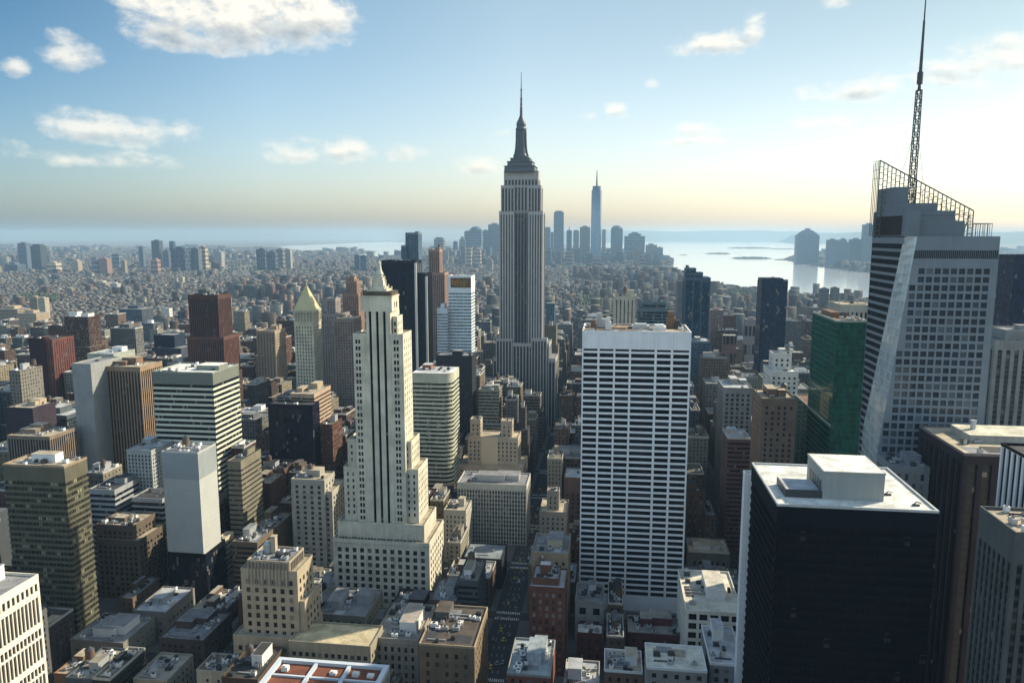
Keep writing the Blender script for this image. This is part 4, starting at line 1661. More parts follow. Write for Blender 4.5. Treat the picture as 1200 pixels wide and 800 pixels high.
def framed_block():
    yb = 283.0
    b = P(45, 675, yb)
    x1, zt = b[0], b[2]
    y0 = yb - 52
    T = Thing('framed_block', 'sunlit white framed block with tall brown windows at the left edge', 'building', x1 - 30, x1, y0, yb, 'the white framed block', 800)
    l0, m0 = T.L(x1 - 30, y0)
    l1, m1 = T.L(x1, yb)
    mb = MB()
    g = glass((.05, .038, .03), share=.2, blind=(.2, .16, .12), cell=1.5, fh=4.2)
    O, u = (l1, m0), (0, 1)
    # top row of small openings, then tall bays in groups, with thin fins
    W_ = m1 - m0
    cols = [.9 + i * 2.55 for i in range(20)]
    rows = [zt - 6.2]
    wall_face(mb, T, O, u, W_, zt - 8, zt, cols, 1.5, rows, 3.6, g, .6)
    z = zt - 8
    rr = random.Random(1)
    hs = [13, 1.6, 4.6, 10.5, 1.6, 4.6, 12, 1.6, 4.6, 10, 4.6, 20]
    for h in hs:
        if h < 2:
            mb.quad((l1, m0, z - h), (l1, m1, z - h), (l1, m1, z), (l1, m0, z))
        else:
            wall_face(mb, T, O, u, W_, z - h, z, [.9 + i * 2.1 for i in range(24)], 1.55, [z - h + .2], h - 1.0, g, .7)
        z -= h
    mb.quad((l1, m0, 0), (l1, m1, 0), (l1, m1, z), (l1, m0, z))
    O, u, W2 = face_frame('F', l0, l1, m0, m1)
    wall_face(mb, T, O, u, W2, 0, zt, evenly(W2, 2.5, 1.5, 1), 1.5, win_rows(0, zt, 5, 3.4), 3.4, g, .6)
    mb.quad((l1, m1, 0), (l0, m1, 0), (l0, m1, zt), (l1, m1, zt))
    mb.quad((l0, m1, 0), (l0, m0, 0), (l0, m0, zt), (l0, m1, zt))
    T.part(mb, 'wall', WHTW)
    roof(T, l0, l1, m0, m1, zt, GREYROOF, WHTW, ph=1.2, ac=8, bulk=1, bulkm=WHITE)
    T.h['ztop'] = zt
    finish(T)


framed_block()

hero('banded_tower', 'tall green and cream striped office tower, its right side in full sun', 'the striped office tower',
     [(178, 249, 436, 560, 43)], bands(wall((.56, .57, .47), .7, .1), 4.4, 1.9, 9.5, glass((.008, .012, .014), share=.05, cell=1.6, fh=4.4, spec=.12), topm=wall((.15, .162, .142), .6, .1)), WHITEROOF, 600,
     dict(ac=10, bulk=1, pipes=3), pm=wall((.24, .26, .22), .6))
# its top storeys are plain green panels: a second skin 5 cm proud
hero('slab_tower', 'smooth pale grey slab tower rising from a dark glass base', 'the smooth pale slab',
     [(196.5, 241, 648, 469, 27), (189, 231.5, 530, 470, 24)], [curtain(GNAVY, BLACK, 1.6, 3.9, 2.0), blank(wall((.42, .43, .41), .75, .08))], GREYROOF, 735, dict(ac=8, bulk=0, tank=1, pipes=3))


def slab_panels():
    T = HEROES[-1]['t']
    e = T.ext[1]
    l0, m0 = T.L(e[0], e[2])
    l1, m1 = T.L(e[1], e[3])
    z = e[4]
    b = MB()
    zc = P(210, 561, 470)[2]
    b.box(l0 - .06, l1 + .06, m0 - .06, m1 + .06, zc, z - .3, 0, True)
    n = 16
    for i in range(n + 1):
        x = l0 + (l1 - l0) * i / n
        b.box(x - .09, x + .09, m0 - .2, m0 - .05, zc, z - .3, 0)
        y = m0 + (m1 - m0) * i / n
        b.box(l1 + .05, l1 + .2, y - .09, y + .09, zc, z - .3, 0)
    T.part(b, 'upper_panels', wall((.33, .36, .37), .7, .1))
    j = MB()
    k = zc
    while k > e[4] - 75:
        j.box(l0 - .03, l1 + .03, m0 - .03, m1 + .03, k - .07, k, 0, True)
        k -= 3.9
    T.part(j, 'panel_joints', wall((.30, .31, .30), .8, .1))


slab_panels()
hero('ribbed_tower', 'brown tower with vertical ribs, sunlit down its right side', 'the brown ribbed tower',
     [(117, 164, 430, 620, 34)], piers(wall((.30, .21, .14)), 3.1, 1.1, 3.5, 3.6, glass((.02, .016, .016), share=.06, cell=3, stripe=(.04, .03, .025)), 0, .9), TANROOF, 560,
     dict(ac=4, bulk=2, bulkm=BROWN))
hero('grey_slab', 'plain grey blue slab beside the brown ribbed tower', 'the plain grey slab',
     [(84, 106, 427, 600, 40)], blank(wall((.27, .28, .28), .6, .14), wall((.19, .2, .2))), GREYROOF, 555, dict(ac=1, bulk=0))
hero('maroon_tower', 'maroon brown tower with a darker front, far left', 'the maroon tower',
     [(33, 61, 398, 800, 36), (33, 52, 397, 799, 8)], [piers(wall((.13, .048, .036)), 4.0, 2.6, 2, 3.6, GNAVY, 0, .3), blank(wall((.045, .022, .028)))], TAR, 480,
     dict(ac=2, bulk=0))
hero('red_stone_tower', 'dark red granite tower with a notched right side', 'the red granite tower',
     [(219, 262, 395, 896, 40), (220, 255, 346, 900, 34)], [piers(wall((.12, .052, .038)), 3.2, 1.7, 3, 3.6, GNAVY, 0, .5), piers(wall((.075, .036, .03)), 3.0, 1.6, 5, 3.6, GNAVY, 0, .5)], TAR, 425,
     dict(ac=6, bulk=2, bulkm=DKGREY))
hero('navy_block', 'square navy blue block in front of the pyramid roofed tower', 'the navy block',
     [(314, 366, 474, 640, 16)], curtain(glass((.010, .010, .022), share=.02, cell=1.6), wall((.012, .012, .022), .4), 1.8, 3.8, 3.0), TAR, 555,
     dict(ac=2, bulk=0, pipes=0))
hero('tan_striped_block', 'tan block with sunlit slanting stripes against the navy block', 'the tan striped block',
     [(340, 368, 462, 656.5, 42)], bands(wall((.42, .31, .22)), 3.8, 2.0, 3, glass((.05, .035, .03), share=.1, cell=2, fh=3.8)), TANROOF, 555,
     dict(ac=6, bulk=2, bulkm=TAN))
hero('beige_apartment_house', 'beige stone block with stepped sunlit right side next to the stepped limestone tower', 'the beige stone block',
     [(341, 389, 575, 540, 30), (341, 380, 562, 538, 22)], punched(CONC, 5.4, 2.4, 4.2, 2.5, glass((.02, .022, .024), share=.14), 4, 1.6, belt=2), TANROOF, 700,
     dict(ac=8, bulk=1, tank=1, pipes=2))
hero('navy_tower', 'tall navy tower with a pale edge strip left of the white sign tower', 'the tall navy tower',
     [(447, 487, 306, 900, 30), (488, 499, 322, 912, 34)], [piers(wall((.018, .022, .034), .5), 10, .7, 3, 3.6, glass((.006, .010, .020), share=.01, cell=1.8, fh=3.6, spec=.1), 0, .2), blank(wall((.02, .026, .04), .5))], TAR, 440,
     dict(ac=2, bulk=0))


def edge_strips():
    T = HEROES[-1]['t']
    for px, Y, top, dn in ((486.6, 899.7, 308, .9), (499.2, 911.7, 324, .8)):
        a = P(px, top, Y)
        l0, m0 = T.L(a[0], Y)
        b = MB()
        b.box(l0 - 1.2, l0 + 1.3, m0 - .2, m0 + 1.6, 0, a[2], 0)
        T.part(b, 'edge_strip', wall((.55, .54, .5), .7, .1))


edge_strips()


def sign_tower():
    T = hero('white_office_tower', 'white office tower with a brown and orange sign panel at its top', 'the white sign tower',
             [(525, 552, 324, 900, 26)], bands(wall((.62, .66, .68), .7, .1), 3.9, 2.0, 20, glass((.10, .16, .19), share=.3, cell=1.7, fh=3.9, blind=(.2, .28, .32)), mull=4.2), WHITEROOF, 417,
             dict(ac=4, bulk=0))
    # the sign: brown board with a row of upright orange strokes, too worn to read
    z1, z0 = P(540, 325.5, 900)[2], P(540, 337, 900)[2]
    a, b = P(528.2, 330, 900)[0], P(552, 330, 900)[0]
    l0, m0 = T.L(a, 900)
    l1, _ = T.L(b, 900)
    mb = MB()
    mb.box(l0, l1, m0 - .5, m0 - .02, z0, z1, 0, True)
    so = T.part(mb, 'sign_board', plain('sign_brown', (.10, .05, .015), .7))
    lt = MB()
    rr = random.Random(9)
    x = l0 + 2
    h = z1 - z0
    while x < l1 - 3:
        w = rr.choice((.5, .5, .7, 1.0))
        lo = z0 + h * rr.choice((.18, .18, .3))
        hi = z1 - h * rr.choice((.12, .15, .3))
        lt.box(x, x + w, m0 - .62, m0 - .5, lo, hi, 0, True)
        if rr.random() < .3:
            lt.box(x + w, x + w + .8, m0 - .62, m0 - .5, lo, lo + .6, 0, True)
            x += .8
        x += w + rr.uniform(.7, 1.1)
    T.part(lt, 'sign_lettering', plain('sign_orange', (.42, .20, .03), .6), so)
    return T


sign_tower()
hero('black_mid_rise', 'black mid rise with a sunlit beige right edge under the white sign tower', 'the black mid rise',
     [(511, 553, 417, 760, 24)], punched(wall((.03, .032, .04), .6), 2.6, 1.6, 3.6, 2.0, GNAVY, 3, .8, True), GREYROOF, 520, dict(ac=5, bulk=1))
hero('pale_annex', 'pale blue white annex left of the white sign tower', 'the pale annex',
     [(512, 524, 362, 890, 22)], bands(wall((.55, .58, .60), .7), 3.6, 2.0, 6, glass((.08, .12, .15), share=.1, cell=2)), WHITEROOF, 420, dict(ac=1, bulk=1))
hero('rounded_brown_tower', 'grey brown tower with bulging balconies behind the tall navy tower', 'the bulging brown tower',
     [(500, 521, 320, 1180, 30), (502, 515, 293, 1185, 22)], [piers(wall((.30, .20, .16)), 3.4, 1.8, 3, 3.4, glass(share=.1, cell=3, stripe=(.08, .06, .05)), 0, .6)] * 2, TANROOF, 365, dict(ac=2, bulk=1, tank=1))
hero('blue_glass_tower', 'blue glass tower with a thin spire behind the tall navy tower', 'the blue spire tower',
     [(470, 476, 288, 1800, 26), (475, 490, 273, 1810, 36)], curtain(GBLUE, wall((.10, .14, .18), .4), 5, 4, 4, .3), TAR, 306, dict(ac=0, bulk=1, bulkm=DKGREY))
hero('cream_slab_tower', 'slim cream apartment tower with a dark centre strip behind the white slab roof', 'the slim cream tower',
     [(719, 745, 348, 820, 26)], piers(wall((.44, .40, .32)), 5.2, 2.9, 3, 3.4, glass((.03, .035, .04), share=.2, cell=3, stripe=(.09, .08, .07)), 0, .5), TANROOF, 384, dict(ac=3, bulk=1, tank=1))
hero('dark_teal_block', 'dark teal glass block with a stepped cap behind the white slab roof', 'the dark teal block',
     [(748, 786, 362, 905, 34), (753, 780, 354, 911, 24)], [curtain(glass((.012, .03, .045), share=.06, cell=2), wall((.10, .15, .17), .5), 9, 3.8, 3, .5)] * 2, TAR, 384, dict(ac=3, bulk=0))
hero('blue_twin_shaft_tower', 'dark blue glass tower with a ragged top left of the harbour', 'the ragged topped blue tower',
     [(803, 833, 326, 1080, 32), (805, 824, 320, 1084, 22), (803, 816, 315, 1086, 16)], piers(wall((.05, .09, .13), .4), 11, 1.4, 3, 3.8, glass((.012, .035, .06), share=.05, cell=2, fh=3.8), 0, .4), TAR, 420, dict(ac=4, bulk=1, bulkm=DKGREY))
hero('grey_back_slab', 'grey slab peeping out left of the ragged topped blue tower', 'the grey back slab',
     [(794, 803, 330, 1120, 30)], blank(wall((.22, .23, .24))), TAR, 400, dict(ac=0, bulk=0))
hero('teal_podium', 'low teal glass block at the foot of the ragged topped blue tower', 'the teal podium',
     [(811, 832, 400, 1040, 34)], curtain(GBLUE, wall((.14, .2, .24), .4), 3, 3.8, 2, .2), SILVERROOF, 425, dict(ac=2, bulk=1))
hero('midnight_tower', 'smooth midnight blue tower standing alone before the river', 'the midnight blue tower',
     [(893, 923, 330, 1000, 30), (893, 918, 327, 1000, 26)], curtain(glass((.008, .022, .05), share=.02, cell=2), wall((.012, .03, .06), .3), 3.4, 3.8, 3, .12), TAR, 420, dict(ac=1, bulk=0))
_gx0, _, _gz = P(981, 377, 520)
_gx1 = P(1019, 377, 520)[0]
_lz = P(943, 466, 612)[2]
_ga, _gb = proj(_gx0, 520.3, _lz), proj(_gx1, 520.3, _lz)
hero('green_glass_tower', 'dark green glass tower with plant on its open roof', 'the green glass tower',
     [(_ga[0], _gb[0], _ga[1], 520.3, 102), (981, 1019, 377, 520, 61)], curtain(glass((.004, .06, .042), share=.004, cell=2.0, blind=(.06, .12, .1), rough=.05), wall((.012, .10, .068), .3), 4.2, 4.0, 1.2, .2), roofm((.2, .12, .08)), 530,
     dict(ac=14, bulk=1, pipes=4, bulkm=RUST), pm=wall((.45, .46, .42)))
hero('tan_slab_block', 'tan flat topped block peeping over the green glass tower', 'the tan flat block',
     [(985, 1030, 358, 700, 40)], piers(wall((.36, .33, .28)), 4, 2, 6, 3.8, GPUN, 0, .4), TANROOF, 380, dict(ac=3, bulk=0))
hero('brown_pier_tower', 'brown granite tower with deep piers and a cream plant deck, right', 'the brown granite tower',
     [(1130, 1240, 533, 370, 53)], piers(wall((.034, .026, .030)), 6.6, 2.2, 4.6, 3.8, glass((.010, .010, .012), share=.03, cell=3, stripe=(.02, .016, .016), fh=3.8), 0, 1.6), roofm((.5, .42, .3)), 800,
     dict(ac=2, bulk=0, pipes=0), pm=wall((.17, .14, .14)))


def pier_roof():
    T = HEROES[-1]['t']
    e = HEROES[-1]
    z = e['ztop']
    q = P(1128, 520, 392)
    x0, y0 = T.L(P(1134, 517, 396)[0], 394)
    d = MB()
    d.box(x0, x0 + 40, y0, y0 + 22, z, z + 3.2)
    d.box(x0 - .4, x0 + 40.4, y0 - .4, y0 + 22.4, z + 3.2, z + 3.8, 0, True)
    po = T.part(d, 'plant_deck', wall((.40, .38, .34)))
    r = MB()
    r.quad((x0, y0, z + 3.84), (x0 + 40, y0, z + 3.84), (x0 + 40, y0 + 22, z + 3.84), (x0, y0 + 22, z + 3.84))
    T.part(r, 'roof', roofm((.62, .58, .46)), po)
    v = MB()
    v.cyl(x0 + 7, y0 + 13, 1.3, 1.3, z + 3.84, z + 8, 12)
    v.cyl(x0 + 7, y0 + 13, 1.5, 1.5, z + 8, z + 8.5, 12)
    T.part(v, 'flue', METAL)


pier_roof()
_wx, _, _wz = P(1173, 521, 332)
_wp = proj(_wx, 276, _wz)
hero('white_pier_tower', 'dark tower with bold white vertical piers and a black cap, right edge', 'the white pier tower',
     [(_wp[0], _wp[0] + 150, _wp[1], 276, 56)], piers(WHT, 4.4, 1.3, .4, 3.8, glass((.006, .007, .012), share=.02, cell=3, spec=.08), 0, .9), TAR, 610, dict(ac=3, bulk=2, bulkm=BLACK), pm=BLACK)
hero('gravel_roof_block', 'grey stone block with a gravel and debris strewn roof, lower right corner', 'the gravel roofed block',
     [(1190, 1330, 627, 230, 22)], piers(wall((.085, .092, .095)), 3.0, 1.3, 9, 3.8, glass((.010, .012, .014), share=.03, cell=3, stripe=(.05, .055, .055)), 0, .5), roofm((.45, .37, .27)), 800, dict(ac=18, bulk=0, pipes=8))
hero('fluted_stone_tower', 'grey fluted stone tower tucked behind the faceted glass tower', 'the fluted stone tower',
     [(1166, 1250, 400, 560, 40), (1178, 1240, 388, 566, 26)], piers(wall((.26, .26, .25)), 5.6, 2.6, 6, 3.8, glass((.03, .032, .035), share=.05, cell=3, stripe=(.08, .08, .08)), 0, .9), GREYROOF, 520, dict(ac=3, bulk=1))
hero('indigo_tower', 'thin indigo tower cut by the right edge above the fluted stone tower', 'the indigo tower',
     [(1190, 1215, 300, 760, 30)], curtain(glass((.010, .016, .04), share=.02, cell=2), wall((.012, .018, .04), .4), 3, 3.8, 3, .15), TAR, 390, dict(ac=0, bulk=0))
hero('ornate_grey_block', 'ornate blue grey block with tall narrow windows below the faceted glass tower', 'the ornate grey block',
     [(1046, 1090, 548, 402, 24)], punched(wall((.20, .23, .26)), 4.2, 1.8, 5.2, 3.6, glass((.03, .04, .05), share=.2), 3, 1.4, belt=2), GREYROOF, 610, dict(ac=8, bulk=2, pipes=2))
hero('brown_brick_tower', 'brown brick tower with deep set windows left of the green glass tower', 'the brown brick tower',
     [(893, 934, 468, 560, 36)], punched(wall((.21, .15, .115)), 4.0, 1.8, 4.0, 2.2, glass(share=.3), 5, 1.6, belt=3), TANROOF, 545, dict(ac=5, bulk=2, tank=1, bulkm=BROWN))
hero('white_plant_block', 'white block crowded with roof plant behind the brown brick tower', 'the white plant block',
     [(903, 936, 436, 640, 30), (906, 928, 415, 650, 16)], punched(wall((.58, .58, .54)), 4, 1.8, 4, 2, GPUN, 4), WHITEROOF, 465, dict(ac=10, bulk=2, pipes=3))
hero('maroon_banded_block', 'maroon banded block with a pale parapet left of the brown brick tower', 'the maroon banded block',
     [(853, 880, 514, 610, 30)], bands(wall((.15, .085, .08)), 3.8, 2.1, 3, GBAND), SILVERROOF, 580, dict(ac=6, bulk=1), pm=wall((.5, .48, .44)))
hero('grey_loft_block', 'grey loft block with large square windows above the maroon banded block', 'the grey loft block',
     [(848, 882, 455, 700, 40)], punched(wall((.25, .25, .24)), 4.4, 2.6, 4.2, 2.6, glass((.03, .04, .045), share=.2), 5, 1.2), SILVERROOF, 510, dict(ac=5, bulk=2, bulkm=GREY))
hero('tan_clinic_block', 'tan grey block with a white roof house right of the white gridded slab', 'the tan grey block',
     [(807, 856, 648, 560, 30)], punched(wall((.20, .18, .145)), 4.2, 1.7, 5.0, 3.2, GPUN, 6, 2.4), TANROOF, 690, dict(ac=4, bulk=1, bulkm=WHITE))
hero('white_frame_block', 'white concrete frame building with big square openings beside the black block', 'the white frame building',
     [(804, 871, 716, 400, 52)], punched(WHTW, 6.2, 4.4, 5.4, 3.8, glass((.008, .008, .01), share=.02), 1.2, .8, depth=.9), roofm((.62, .58, .48)), 800,
     dict(ac=6, bulk=1, pipes=3, bulkm=WHITE))
hero('pale_roof_hall', 'low hall with a broad pale roof and white parapet at the bottom edge', 'the pale roofed hall',
     [(758, 829, 783, 338, 22)], punched(wall((.32, .30, .27)), 5, 2, 4.5, 2.4, GPUN, 2), roofm((.70, .67, .58)), 800, dict(ac=1, bulk=0, pipes=1), pm=WHITE)
hero('barrel_roof_hall', 'low building with a pale blue roof tucked against the black block', 'the pale blue roofed building',
     [(832, 872, 778, 345, 36)], punched(wall((.25, .26, .27)), 5, 2, 4.5, 2.4, GPUN, 2), SILVERROOF, 800, dict(ac=2, bulk=1, pipes=1), pm=WHITE)
hero('brown_walkup', 'brown brick building with a rubble strewn walled roof at the bottom edge', 'the rubble roofed building',
     [(708, 753, 786, 355, 20)], punched(wall((.17, .10, .07)), 4, 1.6, 4, 2.2, GPUN, 3), roofm((.42, .36, .28)), 800, dict(ac=8, bulk=1, pipes=3, bulkm=WHITE), pm=WHITE)
hero('white_low_house', 'small white fronted house with two dark windows left of the white gridded slab', 'the small white fronted house',
     [(674, 708, 705, 455, 26)], punched(wall((.44, .42, .38)), 9, 4.2, 9, 4.6, glass((.01, .012, .014), share=.0), 3.5, .5), GREYROOF, 745, dict(ac=5, bulk=1, bulkm=WHITE))
hero('red_brick_house', 'low dark red brick house with a white roof panel', 'the dark red house',
     [(676, 706, 742, 428, 12)], punched(wall((.12, .04, .035)), 5, 1.6, 5, 2.2, GPUN, 3), WHITEROOF, 775, dict(ac=1, bulk=0, pipes=0))
hero('maroon_shed', 'long low maroon building below the white gridded slab', 'the long maroon building',
     [(735, 800, 742, 428, 24)], punched(wall((.13, .045, .045)), 6, 2, 5, 2.4, GPUN, 3), roofm((.3, .28, .24)), 775, dict(ac=6, bulk=2, pipes=3))
hero('blue_roof_house', 'brick building with a cluttered grey blue roof at the bottom centre', 'the cluttered grey blue roof',
     [(594, 645, 790, 345, 34)], punched(REDBRK, 4, 1.6, 4, 2.2, GPUN, 2), roofm((.3, .34, .36)), 800, dict(ac=12, bulk=2, pipes=4, bulkm=SILVERROOF), pm=GREY)
hero('red_brick_loft', 'red brick building with pale window blinds in the centre foreground', 'the red brick building',
     [(620, 662, 688, 415, 26), (624, 655, 678, 419, 18)], punched(wall((.15, .065, .045)), 3.8, 1.9, 4.2, 2.6, glass((.04, .035, .03), share=.55, blind=(.32, .3, .27)), 3, 1.0, belt=1), SILVERROOF, 750, dict(ac=8, bulk=1, pipes=2, tank=1))
hero('sandstone_block', 'sand coloured block with a bare grey roof behind the red brick building', 'the sand coloured block',
     [(623, 666, 648, 455, 32)], punched(wall((.36, .27, .17)), 4, 1.6, 4, 2.2, GPUN, 5), GREYROOF, 690, dict(ac=2, bulk=1, bulkm=BUFF))
hero('brown_roof_block', 'dark brown block with cream edged roof beside the buff centre building', 'the dark brown block',
     [(491, 556, 755, 352, 42)], punched(wall((.20, .15, .10)), 5.0, 1.8, 5, 2.6, glass((.03, .03, .03), share=.4, blind=(.2, .19, .17)), 4, 2), roofm((.10, .08, .065)), 800,
     dict(ac=14, bulk=1, pipes=4, bulkm=DKGREY), pm=wall((.40, .32, .2)))


def classical_hall():
    hero('stone_hall', 'ornate pale stone hall with curved parapets and white roof plant', 'the ornate stone hall',
         [(437, 490, 748, 375, 40)], punched(wall((.34, .32, .27)), 4.0, 1.6, 5, 3.0, GPUN, 4, 1.4, belt=1), roofm((.34, .30, .25)), 800,
         dict(ac=12, bulk=2, pipes=5, bulkm=WHITE))
    hero('parapet_block', 'long low stone building with a broad sunlit parapet walk', 'the long parapet building',
         [(338, 434, 752, 362, 22)], punched(wall((.34, .30, .22)), 3.6, 2.2, 5, 2.6, GPUN, 5, 1.2), roofm((.52, .44, .28)), 800, dict(ac=0, bulk=0, pipes=0))
    hero('grey_terrace_block', 'grey stone block with roof plant below the stepped limestone tower', 'the grey terrace block',
         [(372, 428, 720, 420, 36)], punched(wall((.27, .24, .19)), 4.6, 2.4, 4.4, 1.6, glass(share=.3), 3, 1.5), GREYROOF, 750, dict(ac=10, bulk=2, pipes=5, bulkm=METAL))


classical_hall()


def red_roof():
    z = 62.0
    a, b = G(325, 776, z), G(458, 779, z)
    y1 = (a[1] + b[1]) / 2
    y0 = y1 - 44
    T = Thing('red_roof_building', 'building with rust red roof panels framed in bluish white at the bottom edge', 'building', a[0], b[0], y0, y1, 'the red roofed building', 800)
    l0, m0 = T.L(a[0], y0)
    l1, m1 = T.L(b[0], y1)
    tower(T, l0, l1, m0, m1, 0, z, punched(GREY, 4, 1.8, 4, 2.2, GPUN, 3))
    fr = wall((.55, .60, .66), .6, .1)
    roof(T, l0, l1, m0, m1, z, REDROOF, fr, ph=1.6, pw=2.2, ac=0, bulk=0, pipes=0)
    f = MB()
    for q in (.36, .66):
        x = l0 + (l1 - l0) * q
        f.box(x - .8, x + .8, m0 + 2.2, m1 - 2.2, z, z + 1.3)
    f.box(l0 + 2.2, l1 - 2.2, m1 - 13, m1 - 12, z, z + .9)
    T.part(f, 'roof_beams', fr)
    for q, h in ((.12, 2.2), (.55, 1.2), (.75, 1.5), (.88, 1.1)):
        v = MB()
        x = l0 + (l1 - l0) * q
        v.box(x - 1.5, x + 1.5, m1 - 9, m1 - 6.5, z, z + h)
        v.cyl(x, m1 - 8, .7, .7, z + h, z + h + .5, 10)
        T.part(v, 'air_unit', WHITE)
    finish(T)


red_roof()
# centre distance
hero('buff_setback_block', 'buff apartment block with a blank centre panel before the tallest tower', 'the buff centre building',
     [(537, 613, 545, 668, 34), (548, 607, 512, 672, 24), (551, 563, 492, 676, 12), (587, 600, 494, 676, 12)], punched(wall((.42, .35, .27)), 3.9, 1.5, 3.9, 2.1, GPUN, 4), TANROOF, 556, dict(ac=3, bulk=0, tank=0))


def centre_panel():
    T = HEROES[-1]['t']
    y = 672 - .5
    a, b = P(564, 512, y), P(583.5, 512, y)
    l0, m0 = T.L(a[0], y)
    l1, _ = T.L(b[0], y)
    z1, z0 = P(573, 512, y)[2], P(573, 548, y)[2]
    p = MB()
    p.box(l0, l1, m0, m0 + .45, z0, z1, 0, True)
    T.part(p, 'blank_panel', wall((.52, .43, .31), .8, .06))


centre_panel()
hero('white_lined_block', 'wide pale block with close white vertical fins and a plant roof', 'the wide white finned block',
     [(536, 617, 566, 600, 32)], piers(wall((.56, .55, .48)), 2.4, .7, 4.5, 3.6, glass((.03, .035, .04), share=.2, cell=2.4, fh=3.6, stripe=(.30, .30, .27)), 0, .4), GREYROOF, 625, dict(ac=8, bulk=2, pipes=3, bulkm=METAL))
hero('cream_corner_house', 'narrow cream house with a rounded gable right below the rounded banded block', 'the narrow cream house',
     [(520, 546, 598, 560, 24)], punched(wall((.46, .43, .37)), 3.4, 1.3, 3.8, 2.0, GPUN, 4, 1.2, belt=1), TANROOF, 640, dict(ac=4, bulk=1))
hero('stone_stepback', 'weathered stone block with a turret on its roof left of the white gridded slab', 'the turreted stone block',
     [(632, 664, 600, 560, 30), (641, 655, 576, 566, 10)], punched(wall((.26, .235, .2)), 3.6, 1.3, 3.8, 2.0, GPUN, 4, 1.2, belt=1), TANROOF, 650, dict(ac=4, bulk=0))
hero('black_roof_block', 'black walled block with a flat grey roof right of the stepped limestone tower', 'the black walled block',
     [(543, 588, 654, 520, 28)], blank(wall((.035, .036, .04))), roofm((.22, .25, .27)), 680, dict(ac=3, bulk=0, pipes=1))
hero('russet_block', 'dark block with a russet brick top storey left of the white gridded slab', 'the russet topped block',
     [(661, 682, 560, 640, 30)], punched(wall((.14, .085, .07)), 4, 1.6, 4, 2, GPUN, 14), SILVERROOF, 640, dict(ac=2, bulk=0))
# left middle ground
hero('ribbed_low_block', 'low brown ribbed block between the olive glass tower and the maroon tower', 'the low ribbed block',
     [(8, 58, 511, 560, 34)], piers(wall((.22, .17, .13)), 2.6, 1.0, 2, 3.6, GNAVY, 0, .6), TANROOF, 531, dict(ac=14, bulk=2, pipes=4))
hero('lattice_block', 'grey block with a close lattice of small windows above dark bands', 'the grey lattice block',
     [(148, 177, 528, 530, 32)], punched(wall((.36, .38, .37)), 2.7, 1.5, 3.0, 1.9, glass((.02, .03, .03), share=.2), 3, .6), SILVERROOF, 580, dict(ac=4, bulk=1))
hero('dark_banded_annex', 'dark banded annex in front of the grey lattice block', 'the dark banded annex',
     [(154, 190, 584, 505, 22)], bands(wall((.32, .33, .33)), 4.2, 1.5, 2.4, GNAVY), TAR, 625, dict(ac=2, bulk=0))
hero('wide_banded_block', 'squat blue grey banded block behind the olive glass tower', 'the squat banded block',
     [(104, 134, 574, 500, 34)], bands(wall((.30, .32, .33)), 4.2, 1.9, 3, GNAVY), TAR, 612, dict(ac=3, bulk=1))
hero('cream_slice_tower', 'tan slab with banded right side behind the striped office tower', 'the tan slab',
     [(266, 282, 541, 530, 34)], bands(wall((.20, .18, .13)), 4, 2.6, 6, GBAND), TAR, 640, dict(ac=2, bulk=1))
hero('round_lit_block', 'small cream banded block glowing in sun at the foot of the smooth pale slab', 'the small sunlit banded block',
     [(244, 253, 640, 486, 26)], bands(wall((.56, .50, .36)), 4, 2.2, 4, GBAND), TANROOF, 720, dict(ac=1, bulk=0))
hero('brown_grid_block', 'dark brown masonry block with stepped top left of the smooth pale slab', 'the dark brown grid block',
     [(112, 162, 632, 470, 34), (112, 156, 615, 473, 26)], punched(wall((.13, .10, .075)), 4.0, 2.2, 3.9, 2.4, glass((.008, .008, .01), share=.05), 4, 1, belt=3), TANROOF, 705, dict(ac=12, bulk=1, pipes=4))
hero('grey_office_block', 'grey block with white penthouse and striped side in the left foreground', 'the grey striped block',
     [(82, 144, 750, 385, 32)], punched(wall((.22, .21, .18)), 4.4, 1.8, 4.4, 1.3, GPUN, 5, 2), GREYROOF, 800, dict(ac=10, bulk=2, pipes=4, bulkm=WHITE))
hero('grey_corner_block', 'plain grey block with pale square roof panel below the smooth pale slab', 'the plain grey corner block',
     [(156, 194, 716, 420, 34)], punched(wall((.22, .20, .18)), 4.6, 1.6, 5, 2.2, GPUN, 6, 2), SILVERROOF, 765, dict(ac=4, bulk=1, bulkm=METAL))
hero('orange_shed', 'small block with an orange sunlit side at the bottom left', 'the small orange sided block',
     [(63, 95, 790, 345, 22)], blank(wall((.24, .13, .075))), TANROOF, 800, dict(ac=6, bulk=1, pipes=2))
hero('cream_box', 'small cream box building with a sunken dark roof left of the buff setback tower', 'the small cream box',
     [(230, 268, 786, 352, 17)], punched(wall((.46, .42, .33)), 8, 1.4, 6, 1.8, GPUN, 4, 3), roofm((.16, .13, .10)), 800, dict(ac=6, bulk=0, pipes=2))
hero('low_gravel_block', 'low block with a littered gravel roof beside the small cream box', 'the littered roof block',
     [(156, 195, 796, 345, 26)], punched(wall((.34, .31, .25)), 4, 1.6, 4, 2, GPUN, 3), roofm((.36, .33, .28)), 800, dict(ac=14, bulk=0, pipes=5))
hero('dark_low_block', 'low dark brown block with grey roof plates left of the small cream box', 'the low dark brown block',
     [(186, 238, 748, 395, 34)], punched(wall((.10, .075, .065)), 4, 1.6, 4, 2, GPUN, 3), roofm((.2, .2, .21)), 785, dict(ac=10, bulk=2, pipes=5))
hero('cool_glass_block', 'dark blue grey glass block left of the plain grey slab', 'the blue grey glass block',
     [(49, 78, 487, 690, 40)], curtain(glass((.02, .032, .04), share=.05, cell=2), wall((.09, .11, .12), .5), 2.4, 3.8, 3, .2), SILVERROOF, 530, dict(ac=2, bulk=1))
